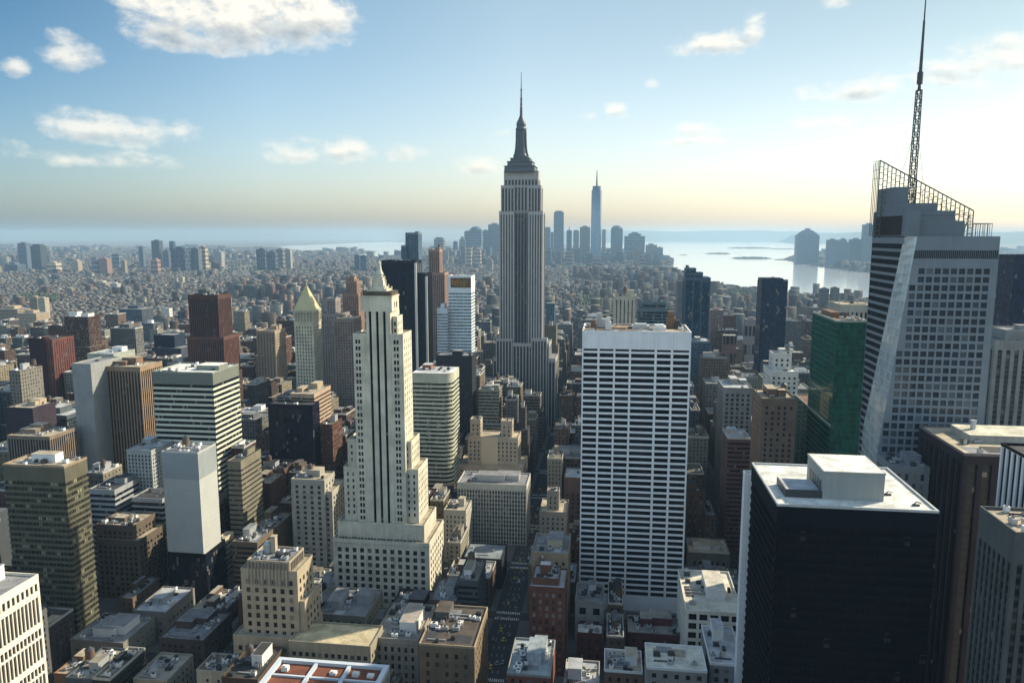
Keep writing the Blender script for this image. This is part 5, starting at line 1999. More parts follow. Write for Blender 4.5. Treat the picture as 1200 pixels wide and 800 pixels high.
hero('black_purple_block', 'blackish block with a tan right side near the left edge', 'the blackish block',
     [(6, 38, 478, 640, 30)], blank(wall((.05, .038, .05))), TANROOF, 512, dict(ac=4, bulk=2, bulkm=TAN))
hero('tan_pair_block', 'tan apartment tower right of the red granite tower', 'the tan apartment tower',
     [(300, 322, 388, 960, 34)], punched(wall((.34, .27, .2)), 4, 1.8, 3.6, 2, GPUN, 4), TANROOF, 455, dict(ac=3, bulk=1, tank=1))
hero('dusky_apartments', 'dusky brown apartment slab right of the pyramid roofed tower', 'the dusky apartment slab',
     [(391, 414, 374, 900, 34)], punched(wall((.24, .185, .155)), 3.4, 1.6, 3.6, 2, GPUN, 4), TANROOF, 490, dict(ac=3, bulk=1, tank=1))
hero('twin_crown_tower', 'grey apartment tower with a dark mansard cap behind the pyramid roofed tower', 'the mansard capped tower',
     [(376, 400, 368, 1010, 34), (382, 393, 350, 1016, 20)], punched(wall((.27, .24, .22)), 3.6, 1.7, 3.6, 2, GPUN, 4), TAR, 470, dict(ac=1, bulk=0))
hero('arched_brown_tower', 'brown tower with a rounded double crown left of the lantern spire', 'the rounded brown tower',
     [(401, 420, 345, 1250, 30), (405, 418, 330, 1255, 22), (408, 415, 325, 1258, 14)], punched(wall((.26, .16, .12)), 3.6, 1.6, 3.6, 2, GPUN, 4), TANROOF, 395, dict(ac=1, bulk=0))
hero('dark_slab_pair', 'dark blue slab with a white right side behind the striped office tower', 'the dark blue low slab',
     [(180, 204, 393, 1050, 30), (178, 212, 408, 1040, 36)], [blank(wall((.025, .035, .06))), blank(wall((.05, .06, .085)))], GREYROOF, 425, dict(ac=1, bulk=0))
hero('sage_low_block', 'pale sage block behind the brown ribbed tower', 'the pale sage block',
     [(102, 133, 415, 800, 40)], blank(wall((.34, .36, .31))), SILVERROOF, 430, dict(ac=2, bulk=1, bulkm=WHITE))

# ------------------------------------------------------------------ ground, water, far land
def in_poly(x, y, poly):
    c = False
    n = len(poly)
    j = n - 1
    for i in range(n):
        xi, yi = poly[i]
        xj, yj = poly[j]
        if (yi > y) != (yj > y) and x < (xj - xi) * (y - yi) / (yj - yi) + xi:
            c = not c
        j = i
    return c


def in_poly_np(x, y, poly):
    c = np.zeros(len(x), bool)
    n = len(poly)
    j = n - 1
    for i in range(n):
        xi, yi = poly[i]
        xj, yj = poly[j]
        if yi != yj:
            k = ((yi > y) != (yj > y)) & (x < (xj - xi) * (y - yi) / (yj - yi) + xi)
            c ^= k
        j = i
    return c


def gnd_mat():
    m, t, b = new_mat('ground')
    ge = t.new('ShaderNodeNewGeometry')
    p = ge.outputs['Position']
    n1 = t.noise(p, .0012, 5, .6)
    n2 = t.noise(p, .02, 4, .7)
    k = t.step(t.m('ADD', t.m('MULTIPLY', n1, .5), t.m('MULTIPLY', n2, .5)), .4, .62)
    town = t.mix(k, (.085, .085, .075, 1), (.17, .155, .14, 1))
    sp = t.new('ShaderNodeSeparateXYZ')
    t.link(p, sp.inputs[0])
    far = t.step(sp.outputs[1], 1500, 2600)
    t.link(t.mix(far, (.045, .046, .048, 1), town), b.inputs['Base Color'])
    b.inputs['Roughness'].default_value = .95
    return m


EXT = 42000.0
g = MB()
g.quad((-EXT, -3000, 0), (EXT, -3000, 0), (EXT, EXT, 0), (-EXT, EXT, 0))
struct(g, 'ground', gnd_mat())

near_shore = [(788, 321), (800, 327), (870, 336), (925, 343), (1020, 350), (1200, 369), (1300, 380)]
far_shore = [(1300, 362), (1200, 349), (1022, 321), (985, 316), (935, 309), (918, 304), (935, 297), (992, 293), (996, 283.4), (755, 281.6), (690, 281.8), (640, 283), (700, 289), (775, 298), (790, 303)]
HARBOUR = [G(*p) for p in near_shore + far_shore]
EASTBAY = [G(*p) for p in [(318, 289), (400, 285.5), (452, 283.5), (474, 284), (474, 297), (440, 301), (415, 299), (440, 295), (400, 293), (350, 294)]]
HARBOUR_B = [G(*p) for p in [(1174, 313), (1230, 318), (1230, 307), (1174, 305)]]
wm_, wt, wb = new_mat('water')
wp = wt.new('ShaderNodeNewGeometry').outputs['Position']
bump = wt.new('ShaderNodeBump')
bump.inputs['Strength'].default_value = .12
bump.inputs['Distance'].default_value = 1.0
wt.link(wt.noise(wp, .05, 4), bump.inputs['Height'])
wt.link(bump.outputs[0], wb.inputs['Normal'])
wb.inputs['Base Color'].default_value = (.80, .82, .80, 1)
wb.inputs['Metallic'].default_value = .55
wb.inputs['Roughness'].default_value = .13
wb.inputs['Specular IOR Level'].default_value = 1.0
for poly in (HARBOUR, EASTBAY, HARBOUR_B):
    w = MB()
    w.poly([(x, y, .6) for x, y in poly])
    o = struct(w, 'water', wm_)
# make all water faces look up
for o in [o for o in COL.objects if o.name.startswith('water')]:
    if o.data.polygons[0].normal.z < 0:
        o.data.flip_normals()

ISL = [((826, 857), 297.5, 1.6, 'wide low wooded island in the harbour, the middle one'), ((856, 905), 303, 2.4, 'longest low wooded island in the harbour, nearest the shore'), ((851, 906), 291.0, 1.5, 'thin far island low on the bright harbour'), ((906, 934), 304.5, 1.2, 'small spit of land reaching left from the far shore'), ((902, 934), 292, 1.0, 'thin spit of land behind the domed far tower'), ((796, 806), 299, .6, 'tiny islet alone in the harbour')]
GREEN = plain('wooded_green', (.05, .065, .04), .9)
for (a, b), py, hh, lab in ISL:
    x0, y0 = G(a, py)
    x1, y1 = G(b, py)
    m = MB()
    n = 26
    rr = random.Random(a)
    Wd = x1 - x0
    D = Wd * .28
    H = hh / FPX * y0
    prof = []
    for i in range(n + 1):
        f = i / n
        e = (1 - abs(2 * f - 1) ** 4)
        prof.append((x0 + Wd * f, e * (D * .5) * rr.uniform(.8, 1.1), H * e * rr.uniform(.55, 1.0)))
    for i in range(n):
        xa, da, ha = prof[i]
        xb, db, hb = prof[i + 1]
        yc = (y0 + y1) / 2
        for s in (-1, 1):
            q = [(xa, yc + s * da, .7), (xb, yc + s * db, .7), (xb, yc + s * db * .7, hb), (xa, yc + s * da * .7, ha)]
            m.quad(*(q if s < 0 else q[::-1]))
        m.quad((xa, yc - da * .7, ha), (xb, yc - db * .7, hb), (xb, yc + db * .7, hb), (xa, yc + da * .7, ha))
    o = struct(m, 'island', GREEN)

# low hills along the horizon
hl = MB()
rr = random.Random(11)


def ridge(pxa, pxb, Y, top, amp, n=70):
    pts = []
    for i in range(n + 1):
        px = pxa + (pxb - pxa) * i / n
        f = i / n
        e = min(1, 6 * f, 6 * (1 - f))
        py = 275 - (275 - top) * e + amp * (.5 * sin(f * 17) + .3 * sin(f * 41 + 1) + rr.uniform(-.2, .2))
        q = P(px, py, Y)
        pts.append((q[0], max(5, q[2])))
    for (xa, za), (xb, zb) in zip(pts[:-1], pts[1:]):
        hl.quad((xa, Y - 2500, 0), (xb, Y - 2500, 0), (xb, Y, zb), (xa, Y, za))
        hl.quad((xa, Y, za), (xb, Y, zb), (xb, Y + 2500, 0), (xa, Y + 2500, 0))


ridge(600, 1010, 31000, 270.5, 1.2)
ridge(930, 1320, 26000, 272, 1.0)
struct(hl, 'hills', plain('hill_green', (.05, .062, .045), .95))

# ------------------------------------------------------------------ streets
AV0, AVP, AVW = -66.0, 171.0, 26.0
STP, STW, ST0 = 80.0, 17.0, 322.0
pv = MB()
ln = MB()
for k in range(-6, 7):
    xa = AV0 + AVP * k + AVW / 2
    for s in range(-2, 16):
        ya = ST0 + STP * s + STW / 2
        pv.box(xa - 4, xa + AVP - AVW + 4, ya - 3.2, ya + STP - STW + 3.2, 0, .14)
    xc = AV0 + AVP * k
    for lx in (-3.3, 0, 3.3):
        y = 260
        while y < 1200 and abs(k) < 4:
            ln.quad((xc + lx - .09, y, .008), (xc + lx + .09, y, .008), (xc + lx + .09, y + 3, .008), (xc + lx - .09, y + 3, .008))
            y += 9
xc = AV0
for s in range(0, 12):
    yc = ST0 + STP * s
    for side in (-1, 1):
        for i in range(13):
            x = xc - 7.8 + i * 1.3
            y = yc + side * (STW / 2 - 4.5)
            ln.quad((x - .3, y - 1.6, .009), (x + .3, y - 1.6, .009), (x + .3, y + 1.6, .009), (x - .3, y + 1.6, .009))
struct(pv, 'pavement', plain('pavement', (.12, .118, .112), .9))
struct(ln, 'lane_markings', plain('road_paint', (.7, .7, .66), .7))

# ------------------------------------------------------------------ infill blocks
PAL = [((.33, .25, .18), 'tan brick'), ((.20, .10, .07), 'red brick'), ((.23, .16, .12), 'brown brick'), ((.36, .34, .30), 'pale stone'),
       ((.26, .26, .26), 'grey'), ((.13, .12, .12), 'dark grey'), ((.42, .37, .28), 'buff'), ((.14, .09, .075), 'dark brown'),
       ((.50, .47, .40), 'cream'), ((.18, .20, .22), 'slate grey'), ((.28, .20, .16), 'rosy brown')]
ROOFS = [((.06, .06, .065), 'black'), ((.22, .22, .23), 'grey'), ((.42, .38, .30), 'tan'), ((.62, .62, .60), 'white'), ((.42, .44, .46), 'silver'), ((.3, .27, .22), 'brown')]
KEEP_IDS = {(-1,0,0,2), (-4,7,1,1), (-2,0,1,3), (-1,1,1,6), (-2,0,0,6), (-2,4,0,5), (-4,4,1,6), (-1,5,1,4), (-2,2,0,6), (0,3,1,5), (-2,0,0,5), (-4,8,0,2), (0,4,1,6), (1,8,0,1), (-1,5,0,7), (-2,2,1,6), (-2,1,1,3), (-2,3,0,4), (0,0,1,2), (-1,2,1,4), (-2,4,1,2), (0,4,0,1), (-3,3,0,5), (0,1,0,3), (-1,2,0,6), (-3,1,1,5), (-1,7,0,6), (-1,1,1,5), (-3,6,1,6), (0,1,1,3), (2,14,0,2), (0,6,0,1), (-1,1,1,4), (1,7,1,1), (-1,10,1,4), (-5,16,1,2), (-4,4,1,5), (-2,2,1,4), (-2,1,1,6), (-1,5,1,5), (0,4,1,1), (0,3,1,6), (-2,0,0,3), (-2,3,1,4), (-1,3,0,4), (0,5,0,1), (-2,3,0,3), (-2,1,1,5), (0,4,0,5), (0,2,0,2), (0,3,0,2), (-2,3,0,5), (-1,6,0,6), (1,6,1,1), (-7,16,1,3), (1,13,0,3), (-1,9,1,2), (0,7,0,1), (-2,3,1,5), (-3,11,0,1), (-3,7,0,5), (-1,6,1,5), (-2,5,1,5), (0,5,0,2), (-3,9,0,1), (-2,4,1,6), (-2,16,0,4), (-1,1,0,1), (-5,6,1,6), (-1,2,0,2), (1,7,1,2), (0,5,0,7), (-2,4,1,3), (1,15,1,5), (-5,7,1,4), (-3,10,0,2), (-4,6,0,4), (-3,2,0,5), (-7,13,0,2), (2,12,0,1), (-3,3,0,2), (-1,16,0,4), (-1,9,0,2), (0,2,0,6), (1,7,0,4), (-8,15,1,4), (-3,7,1,5), (-5,8,0,1), (-5,13,0,1), (2,14,0,3), (-4,8,0,4), (1,7,0,1), (0,6,0,2), (-8,15,0,3), (1,11,1,3), (0,2,0,1), (0,10,1,1), (-5,8,0,4), (-1,6,1,3), (-1,12,1,4), (-1,12,0,5), (-6,14,1,4), (2,15,1,4), (0,8,1,1), (1,5,1,4), (-2,5,1,4), (-2,4,0,3), (-4,5,1,5), (-8,15,1,1), (-1,14,1,4), (-1,0,0,4), (1,6,0,1), (-2,5,0,1), (-1,2,0,1), (-4,13,1,1), (-3,6,1,4), (-6,16,1,3), (-8,14,0,4), (-2,4,1,1), (-1,1,1,2), (0,13,1,1), (-4,5,0,5), (-1,5,1,6), (-1,1,0,2), (-8,16,1,2), (0,12,1,1), (-4,8,0,3), (-2,0,1,2), (-5,16,1,3), (1,10,0,3), (2,11,1,1), (-1,5,0,5), (-1,3,1,4), (0,3,1,2), (-1,1,0,4), (-9,16,1,5), (-2,14,0,4), (-4,12,1,1), (0,2,1,6), (2,16,0,5), (2,13,1,2), (-1,7,1,3), (-4,13,0,1), (-1,8,0,2), (-1,7,0,5), (-1,7,1,4), (-1,4,1,3), (-1,3,0,3), (-3,9,0,2), (-3,9,1,3), (1,6,1,3), (1,12,1,4), (-7,12,0,4), (-1,10,1,1), (-4,11,0,4), (1,9,1,3), (1,9,1,2), (0,6,0,6), (-2,6,1,1), (2,16,0,4), (-7,16,1,4), (-6,15,1,3), (-5,7,0,4), (-3,7,1,4), (0,5,1,5), (-3,3,1,1), (-2,2,0,4), (-3,7,0,1), (-3,10,0,3), (-1,11,1,5), (1,6,1,2), (-4,5,1,1), (0,5,1,1), (-4,11,0,5), (-3,8,0,4), (-3,6,0,6), (0,5,0,6), (-2,1,1,2), (0,2,1,5), (-2,14,1,4), (0,6,1,1), (-2,5,0,4), (-2,5,0,5), (1,13,0,2), (-2,13,1,4), (-3,10,1,2), (-1,9,0,1), (-2,5,1,6), (0,15,0,1), (-7,13,1,4), (-5,16,0,2), (-5,16,0,3), (-5,11,1,3), (-7,12,0,2), (-1,15,0,5), (-5,11,0,4), (1,12,0,2), (-4,11,1,3), (1,7,1,3), (-3,8,1,2), (-4,5,0,3), (-1,5,0,4), (-8,15,1,2), (-1,13,0,4), (-2,8,0,1), (-2,5,0,2), (-1,2,1,1), (-8,14,1,4), (-6,12,0,4), (0,11,1,1), (-4,12,0,3), (-1,14,0,4), (2,13,0,2), (-1,7,0,3), (-1,5,0,2), (-2,5,0,6), (-3,2,1,5), (-5,14,1,1), (-7,12,1,4), (-2,10,0,5), (1,8,0,3), (-1,8,0,3), (-3,8,1,4), (-1,1,1,1), (0,13,0,2), (-3,16,0,1), (-8,16,0,1), (-7,15,0,4), (-5,11,1,4), (-4,7,0,3), (-2,4,1,4), (-2,6,1,3), (-9,16,1,4), (-8,16,0,4), (-1,15,0,4), (-8,15,0,2), (-6,14,0,1), (-1,10,1,2), (-5,15,1,4), (-5,12,0,4), (1,11,1,2), (-3,9,1,2), (-4,6,0,1), (-1,7,0,4), (1,6,0,2), (-1,3,1,3)}
KEEP = KEEP_IDS


def px_range(x0, x1, y0, y1, z):
    q = [proj(x, y, z) for x in (x0, x1) for y in (y0, y1)]
    return min(p[0] for p in q), max(p[0] for p in q)


for h in HEROES:
    h['px'] = px_range(h['x0'], h['x1'], h['y0'], h['y0'], h['ztop'])
    h['pt'] = proj((h['x0'] + h['x1']) / 2, h['y0'], h['ztop'])


def base_h(x, Y, r):
    if Y < 430:
        h = r.uniform(16, 34) if x > -110 else r.uniform(24, 62)
    elif Y < 560:
        h = r.uniform(22, 52) if abs(x) < 70 else r.uniform(28, 80)
    elif Y < 650:
        h = r.uniform(42, 66) if -58 < x < 60 else r.uniform(30, 84)
    elif Y < 1000:
        h = r.uniform(46, 84) if -58 < x < 60 else r.uniform(32, 102)
    else:
        h = r.uniform(20, 76) if abs(x) < 600 else r.uniform(14, 52)
    if Y > 620 and r.random() < (.09 if Y < 900 else .17):
        h *= 1.6
    return h


LOTS = []
for k in range(-9, 9):
    bx0 = AV0 + AVP * k + AVW / 2
    for s in range(0, 17):
        for row in (0, 1):
            r = random.Random(k * 1000 + s * 10 + row + 77)
            Yf = ST0 + STP * s + STW / 2 + row * 31.5
            x = bx0
            idx = 0
            while x < bx0 + AVP - AVW - 8:
                w = r.uniform(17, 36) if Yf < 900 else r.uniform(22, 46)
                w = min(w, bx0 + AVP - AVW - x)
                d = r.uniform(24, 31) if row == 0 else 31
                h = base_h(x, Yf, r)
                sd = r.random()
                xa, xb = x, x + w - (0.4 if r.random() < .8 else 3)
                x += w
                idx += 1
                # keep clear of the named buildings
                ok = True
                for H in HEROES:
                    if H['y0'] - 2.5 < Yf + d and H['y1'] + 2.5 > Yf and H['x0'] - 2.5 < xb and H['x1'] + 2.5 > xa:
                        if H['x0'] - 2.5 - xa > 9:
                            xb = H['x0'] - 2.5
                        elif xb - H['x1'] - 2.5 > 9:
                            xa = H['x1'] + 2.5
                        else:
                            ok = False
                            break
                if not ok or xb - xa < 8:
                    continue
                a = proj(xa, Yf, h)
                b = proj(xb, Yf, h)
                if b[0] < -60 or a[0] > 1260:
                    continue
                # never taller than what the view over it allows
                for H in HEROES:
                    if H['y0'] > Yf and H['vb'] and H['px'][0] < b[0] + 3 and H['px'][1] > a[0] - 3:
                        lim = zlimit(H['vb'] - 4, (a[0] + b[0]) / 2, Yf)
                        h = min(h, lim)
                if h < 7:
                    h = 7 + 3 * sd
                    if proj(xa, Yf, h)[1] < 470 and False:
                        continue
                LOTS.append(dict(id=(k, s, row, idx), x0=xa, x1=xb, y0=Yf, y1=Yf + d, h=h, r=int(sd * 1e6)))


class CityMesh:
    def __init__(s):
        s.mb = MB()
        s.col, s.win = [], []

    def box(s, x0, x1, y0, y1, z0, z1, c, rc, win):
        s.mb.box(x0, x1, y0, y1, z0, z1)
        s.col += [c] * 4 + [rc]
        s.win += [win] * 4 + [(3, 3, 0)]

    def build(s, name, parent=None, kind=None):
        o = s.mb.build(name, city_mat(), parent, None, kind)
        me = o.data
        a = me.attributes.new('col', 'FLOAT_COLOR', 'FACE')
        a.data.foreach_set('color', np.array([(*c, 1) for c in s.col], np.float32).ravel())
        a = me.attributes.new('win', 'FLOAT_VECTOR', 'FACE')
        a.data.foreach_set('vector', np.array(s.win, np.float32).ravel())
        return o


def lot_look(L):
    r = random.Random(L['r'])
    c, cn = r.choice(PAL)
    j = r.uniform(.8, 1.2)
    g_ = sum(c) / 3
    c = tuple(max(.01, min(.8, (g_ + (x - g_) * 1.25) * j * .42)) for x in c)
    rc, rn = r.choice(ROOFS)
    kr = .5 if r.random() < .75 else .95
    rc = tuple(x * kr for x in rc)
    kind = r.random()
    win = (r.uniform(2.8, 4.2), r.uniform(3.3, 4.0), r.uniform(.38, .55))
    if kind > .86:
        win = (1.0, win[1], 1.0)      # strip windows
    return r, c, cn, rc, rn, win


FILL = []
stuff = CityMesh()


def lot_stuff(L):
    r, c, cn, rc, rn, win = lot_look(L)
    stuff.box(L['x0'], L['x1'], L['y0'], L['y1'], 0, L['h'], c, rc, win)
    w, d = L['x1'] - L['x0'], L['y1'] - L['y0']
    for i in range(r.randint(2, 5)):
        a, b = r.uniform(.08, .35) * w, r.uniform(.1, .35) * d
        x, y = r.uniform(L['x0'], L['x1'] - a), r.uniform(L['y0'], L['y1'] - b)
        stuff.box(x, x + a, y, y + b, L['h'] - .1, L['h'] + r.uniform(1.5, 5), tuple(v * r.uniform(.7, 1.3) for v in c), r.choice(ROOFS)[0], (3, 3, 0))


def lot_thing(L):
    r, c, cn, rc, rn, win = lot_look(L)
    x0, x1, y0, y1, h = L['x0'], L['x1'], L['y0'], L['y1'], L['h']
    T = Thing('infill_building', '', 'building', x0, x1, y0, y1, reg=False)
    T.rng = r
    T.vb = 800
    wm = wall(tuple(round(v, 2) for v in c))
    l0, m0 = T.L(x0, y0)
    l1, m1 = T.L(x1, y1)
    near = y0 < 640
    feats = []
    setback = h > 34 and r.random() < .4
    zt = h * r.uniform(.6, .8) if setback else h
    rm = roofm(tuple(round(v, 2) for v in rc))
    if near:
        st = punched(wm, win[0] + .8, r.uniform(1.3, 1.9), win[1] + .2, r.uniform(1.8, 2.3), glass(share=.25), 2.5, .8, belt=r.choice((0, 1, 2)), blankside=r.random() < .35)
        if win[2] == 1.0:
            st = bands(wm, 3.8, 1.9, 3, GBAND)
        tower(T, l0, l1, m0, m1, 0, zt, st)
        if setback:
            roof(T, l0, l1, m0, m1, zt, rm, wm, ac=1, bulk=0, pipes=0)
            l0, l1, m0, m1 = l0 + 2.5, l1 - 2.5, m0 + 3.5, m1 - 1.5
            tower(T, l0, l1, m0, m1, zt, h, st)
        finish(T)
    else:
        cm = CityMesh()
        cm.box(l0, l1, m0, m1, 0, zt, c, rc, win)
        if setback:
            l0, l1, m0, m1 = l0 + 3, l1 - 3, m0 + 4, m1 - 2
            cm.box(l0, l1, m0, m1, zt - .1, h, c, rc, win)
        cm.build('wall', T.o)
    tank = 1 if r.random() < .3 and x1 - x0 > 12 else 0
    nb = r.choice((1, 1, 2))
    wb = r.random()
    bm = wm if wb < .5 else (WHITE if wb < .7 else METAL)
    roof(T, l0, l1, m0, m1, h, rm, wm if r.random() < .6 else wall((.45, .43, .38)), ac=(r.randint(8, 14) if near else r.randint(3, 6)), bulk=nb, tank=tank, rng=r, pipes=3 if near else 1, bulkm=bm)
    size = 'low' if h < 22 else ('mid rise' if h < 48 else 'tall')
    desc = '%s %s block' % (size, cn)
    top = ('water tank on %s roof' if tank else ('stepped top and %s roof' if setback else ('white penthouse on %s roof' if bm is WHITE else '%s roof'))) % rn
    FILL.append(dict(T=T, desc=desc, top=top, p=proj((x0 + x1) / 2, (y0 + y1) / 2, h), y=y0))


for L in LOTS:
    if KEEP is None or L['id'] in KEEP:
        lot_thing(L) if KEEP is not None else (LOTS_DEV(L) if 'LOTS_DEV' in globals() else lot_stuff(L))
    else:
        lot_stuff(L)

# ------------------------------------------------------------------ unseen town below and behind the frame, added to shade the foreground
back = CityMesh()
rb = random.Random(99)
back.box(-30, 30, -70, -3, 0, 256.5, (.3, .28, .24), (.2, .2, .2), (3, 3.6, .45))
for k in range(-6, 7):
    bx0 = AV0 + AVP * k + AVW / 2
    for s in range(-16, 0):
        for row in (0, 1):
            Yf = ST0 + STP * s + STW / 2 + row * 31.5
            x = bx0
            while x < bx0 + AVP - AVW - 8:
                w = min(rb.uniform(22, 48), bx0 + AVP - AVW - x)
                h = rb.uniform(30, 78) if Yf > 40 else rb.uniform(50, 190)
                if Yf + 31 < 235 and not (x < 34 and x + w > -34 and -75 < Yf + 31 and Yf < 60):
                    c_ = tuple(v * .5 for v in rb.choice(PAL)[0])
                    back.box(x, x + w - .5, Yf, Yf + 30.8, 0, h, c_, rb.choice(ROOFS)[0], (3.4, 3.6, .45))
                x += w
back.build('blocks_behind', None, 'stuff')

# ------------------------------------------------------------------ labels of the infill, by the named building each stands nearest to in the view
def ordinal(n):
    return ['first', 'second', 'third', 'fourth', 'fifth', 'sixth', 'seventh', 'eighth', 'ninth', 'tenth', 'eleventh', 'twelfth'][min(n, 11)]


def label_fill():
    groups = {}
    for f in FILL:
        best = None
        for H in HEROES:
            if not H['short']:
                continue
            a, b = H['px']
            cx, cy = (a + b) / 2, (H['pt'][1] + min(H['vb'] or 700, 800)) / 2
            hw, hh = (b - a) / 2, abs((min(H['vb'] or 700, 800)) - H['pt'][1]) / 2
            dx, dy = f['p'][0] - cx, f['p'][1] - cy
            ex, ey = max(0, abs(dx) - hw), max(0, abs(dy) - hh)
            d = ex * ex + ey * ey
            if best is None or d < best[0]:
                if ex > ey:
                    rel = 'right of' if dx > 0 else 'left of'
                elif dy > 0:
                    rel = 'in front of'
                else:
                    rel = 'behind'
                if ex == 0 and ey == 0:
                    rel = 'right of' if dx > 0 else 'left of'
                best = (d, rel, H['short'])
        f['rel'] = '%s %s' % (best[1], best[2])
        groups.setdefault(f['desc'] + ' ' + f['rel'], []).append(f)
    used = set()
    for key, fs in groups.items():
        tops = {}
        for f in fs:
            tops.setdefault(f['top'], []).append(f)
        for top, gs in tops.items():
            gs.sort(key=lambda f: f['p'][0])
            n = len(gs)
            for i, f in enumerate(gs):
                w = '' if n == 1 else ('leftmost ' if i == 0 else ('rightmost ' if i == n - 1 else ordinal(i) + ' from left '))
                bare = f['desc'].replace('mid rise ', '').replace('low ', '').replace('tall ', '')
                rel0 = f['rel'].replace(' the ', ' ')
                for lb in (w + f['desc'] + ' with ' + top + ', ' + f['rel'], w + f['desc'] + ', ' + top + ', ' + f['rel'], w + f['desc'] + ', ' + top + ', ' + rel0,
                           w + f['desc'] + ', ' + top.replace(' on ', ', ') + ', ' + rel0, w + bare + ', ' + top + ', ' + rel0, w + bare + ', ' + top.split(' on ')[0] + ', ' + rel0):
                    if len(lb.replace(',', ' ').split()) <= 16 and lb not in used:
                        break
                used.add(lb)
                f['T'].o['label'] = lb
    for f in FILL:
        f['T'].o['group'] = 'ordinary city blocks between the towers'


label_fill()

# ------------------------------------------------------------------ the low city out to the horizon: one mass
rng = np.random.default_rng(5)


def sprawl():
    xs, ys, ws, ds, hs = [], [], [], [], []
    Y = 1650.0
    while Y < 15000:
        s = 15 + (Y - 1650) * .0036
        if Y > 9000:
            s *= 1.25
        xl, xr = G(-30, 400)[0] / G(-30, 400)[1] * Y, None
        a = ray(-40, 330)
        b = ray(1240, 330)
        x0, x1 = a[0] / a[1] * Y, b[0] / b[1] * Y
        n = int((x1 - x0) / s)
        x = x0 + (np.arange(n) + rng.random(n) * .5) * s
        # streets: leave gaps
        keep = (rng.random(n) < .9) & (np.mod(x + Y * .06, 171) > 22) & ~((abs((Y % 160)) < s) & (rng.random(n) < .5))
        x = x[keep]
        n = len(x)
        xs.append(x)
        ys.append(np.full(n, Y) + rng.random(n) * s * .5)
        ws.append(rng.uniform(.45, .95, n) * s)
        ds.append(rng.uniform(.4, .8, n) * s)
        h = rng.gamma(3, 1.2, n) + 3.5
        mid = (np.abs(x + .02 * Y) < 900) & (Y < 3800)
        h = np.where(mid, h * rng.uniform(1.0, 1.8, n), h)
        t = rng.random(n)
        h = np.where(t > .992, rng.uniform(18, 42, n), h)
        # clusters of slabs
        cl = np.sin(x * .0021 + 1.3) * np.sin(Y * .0017 + x * .0006)
        h = np.where((cl > .72) & (t > .7), rng.uniform(30, 66, n), h)
        mr = (rng.random(n) < np.where(Y < 2400, .09, .045)) & (Y < 3600) & (np.abs(x) < 1300)
        h = np.where(mr, rng.uniform(22, 62, n), h)
        tall = h > 21
        ws[-1] = np.where(tall, ws[-1] * rng.uniform(1.5, 2.6, n), ws[-1])
        ds[-1] = np.where(tall, ds[-1] * rng.uniform(1.2, 1.9, n), ds[-1])
        hs.append(h)
        Y += s * (1.0 if (Y % 3) else 1.0)
    return [np.concatenate(q) for q in (xs, ys, ws, ds, hs)]


sx, sy, sw, sdp, shh = sprawl()
land = ~(in_poly_np(sx, sy, HARBOUR) | in_poly_np(sx, sy, EASTBAY) | in_poly_np(sx, sy, HARBOUR_B))
land &= ~(in_poly_np(sx + sw, sy + sdp, HARBOUR))
PARKS = [[G(*p) for p in q] for q in ([(248, 322), (306, 324), (310, 310), (252, 308)], [(590, 352), (640, 356), (636, 345), (600, 343)],
                                      [(20, 352), (66, 356), (70, 347), (24, 345)], [(676, 360), (730, 362), (726, 351), (684, 350)], [(850, 345), (905, 352), (900, 343), (856, 338)])]
for q in PARKS:
    land &= ~in_poly_np(sx, sy, q)
pk = MB()
pr_ = random.Random(31)
for q in PARKS:
    xa, xb, ya, yb = min(p[0] for p in q), max(p[0] for p in q), min(p[1] for p in q), max(p[1] for p in q)
    for i in range(min(700, int((xb - xa) * (yb - ya) / 260))):
        x, y = pr_.uniform(xa, xb), pr_.uniform(ya, yb)
        if not in_poly(x, y, q):
            continue
        r_, h_ = pr_.uniform(4, 9), pr_.uniform(8, 17)
        pk.loft([(x + r_ * .5 * cos(a), y + r_ * .5 * sin(a)) for a in (0, 1.3, 2.5, 3.8, 5)], [(x + r_ * cos(a + .3), y + r_ * sin(a + .3)) for a in (0, 1.3, 2.5, 3.8, 5)], .3, h_ * .5, 0, False)
        pk.loft([(x + r_ * cos(a + .3), y + r_ * sin(a + .3)) for a in (0, 1.3, 2.5, 3.8, 5)], [(x + r_ * .35 * cos(a), y + r_ * .35 * sin(a)) for a in (0, 1.3, 2.5, 3.8, 5)], h_ * .5, h_)
struct(pk, 'park_trees', GREEN, 'stuff')
sx, sy, sw, sdp, shh = (q[land] for q in (sx, sy, sw, sdp, shh))
N = len(sx)
pal = np.array([p[0] for p in PAL] + [(.5, .48, .44), (.22, .13, .10), (.20, .16, .17)]) * .38
rpal = np.array([p[0] for p in ROOFS] + [(.1, .1, .105), (.16, .16, .17), (.75, .74, .7)]) * .48
cc = pal[rng.integers(0, len(pal), N)] * rng.uniform(.75, 1.25, (N, 1))
rc = rpal[rng.integers(0, len(rpal), N)] * rng.uniform(.8, 1.15, (N, 1))
V = np.empty((N, 8, 3), np.float32)
for i, (a, b, c) in enumerate([(0, 0, 0), (1, 0, 0), (1, 1, 0), (0, 1, 0), (0, 0, 1), (1, 0, 1), (1, 1, 1), (0, 1, 1)]):
    V[:, i, 0] = sx + a * sw
    V[:, i, 1] = sy + b * sdp
    V[:, i, 2] = c * shh
FI = np.array([(0, 1, 5, 4), (1, 2, 6, 5), (2, 3, 7, 6), (3, 0, 4, 7), (4, 5, 6, 7)])
F_ = (FI[None] + (np.arange(N) * 8)[:, None, None]).reshape(-1, 4)
me = bpy.data.meshes.new('low_city')
me.vertices.add(N * 8)
me.vertices.foreach_set('co', V.ravel())
me.loops.add(len(F_) * 4)
me.loops.foreach_set('vertex_index', F_.ravel().astype(np.int32))
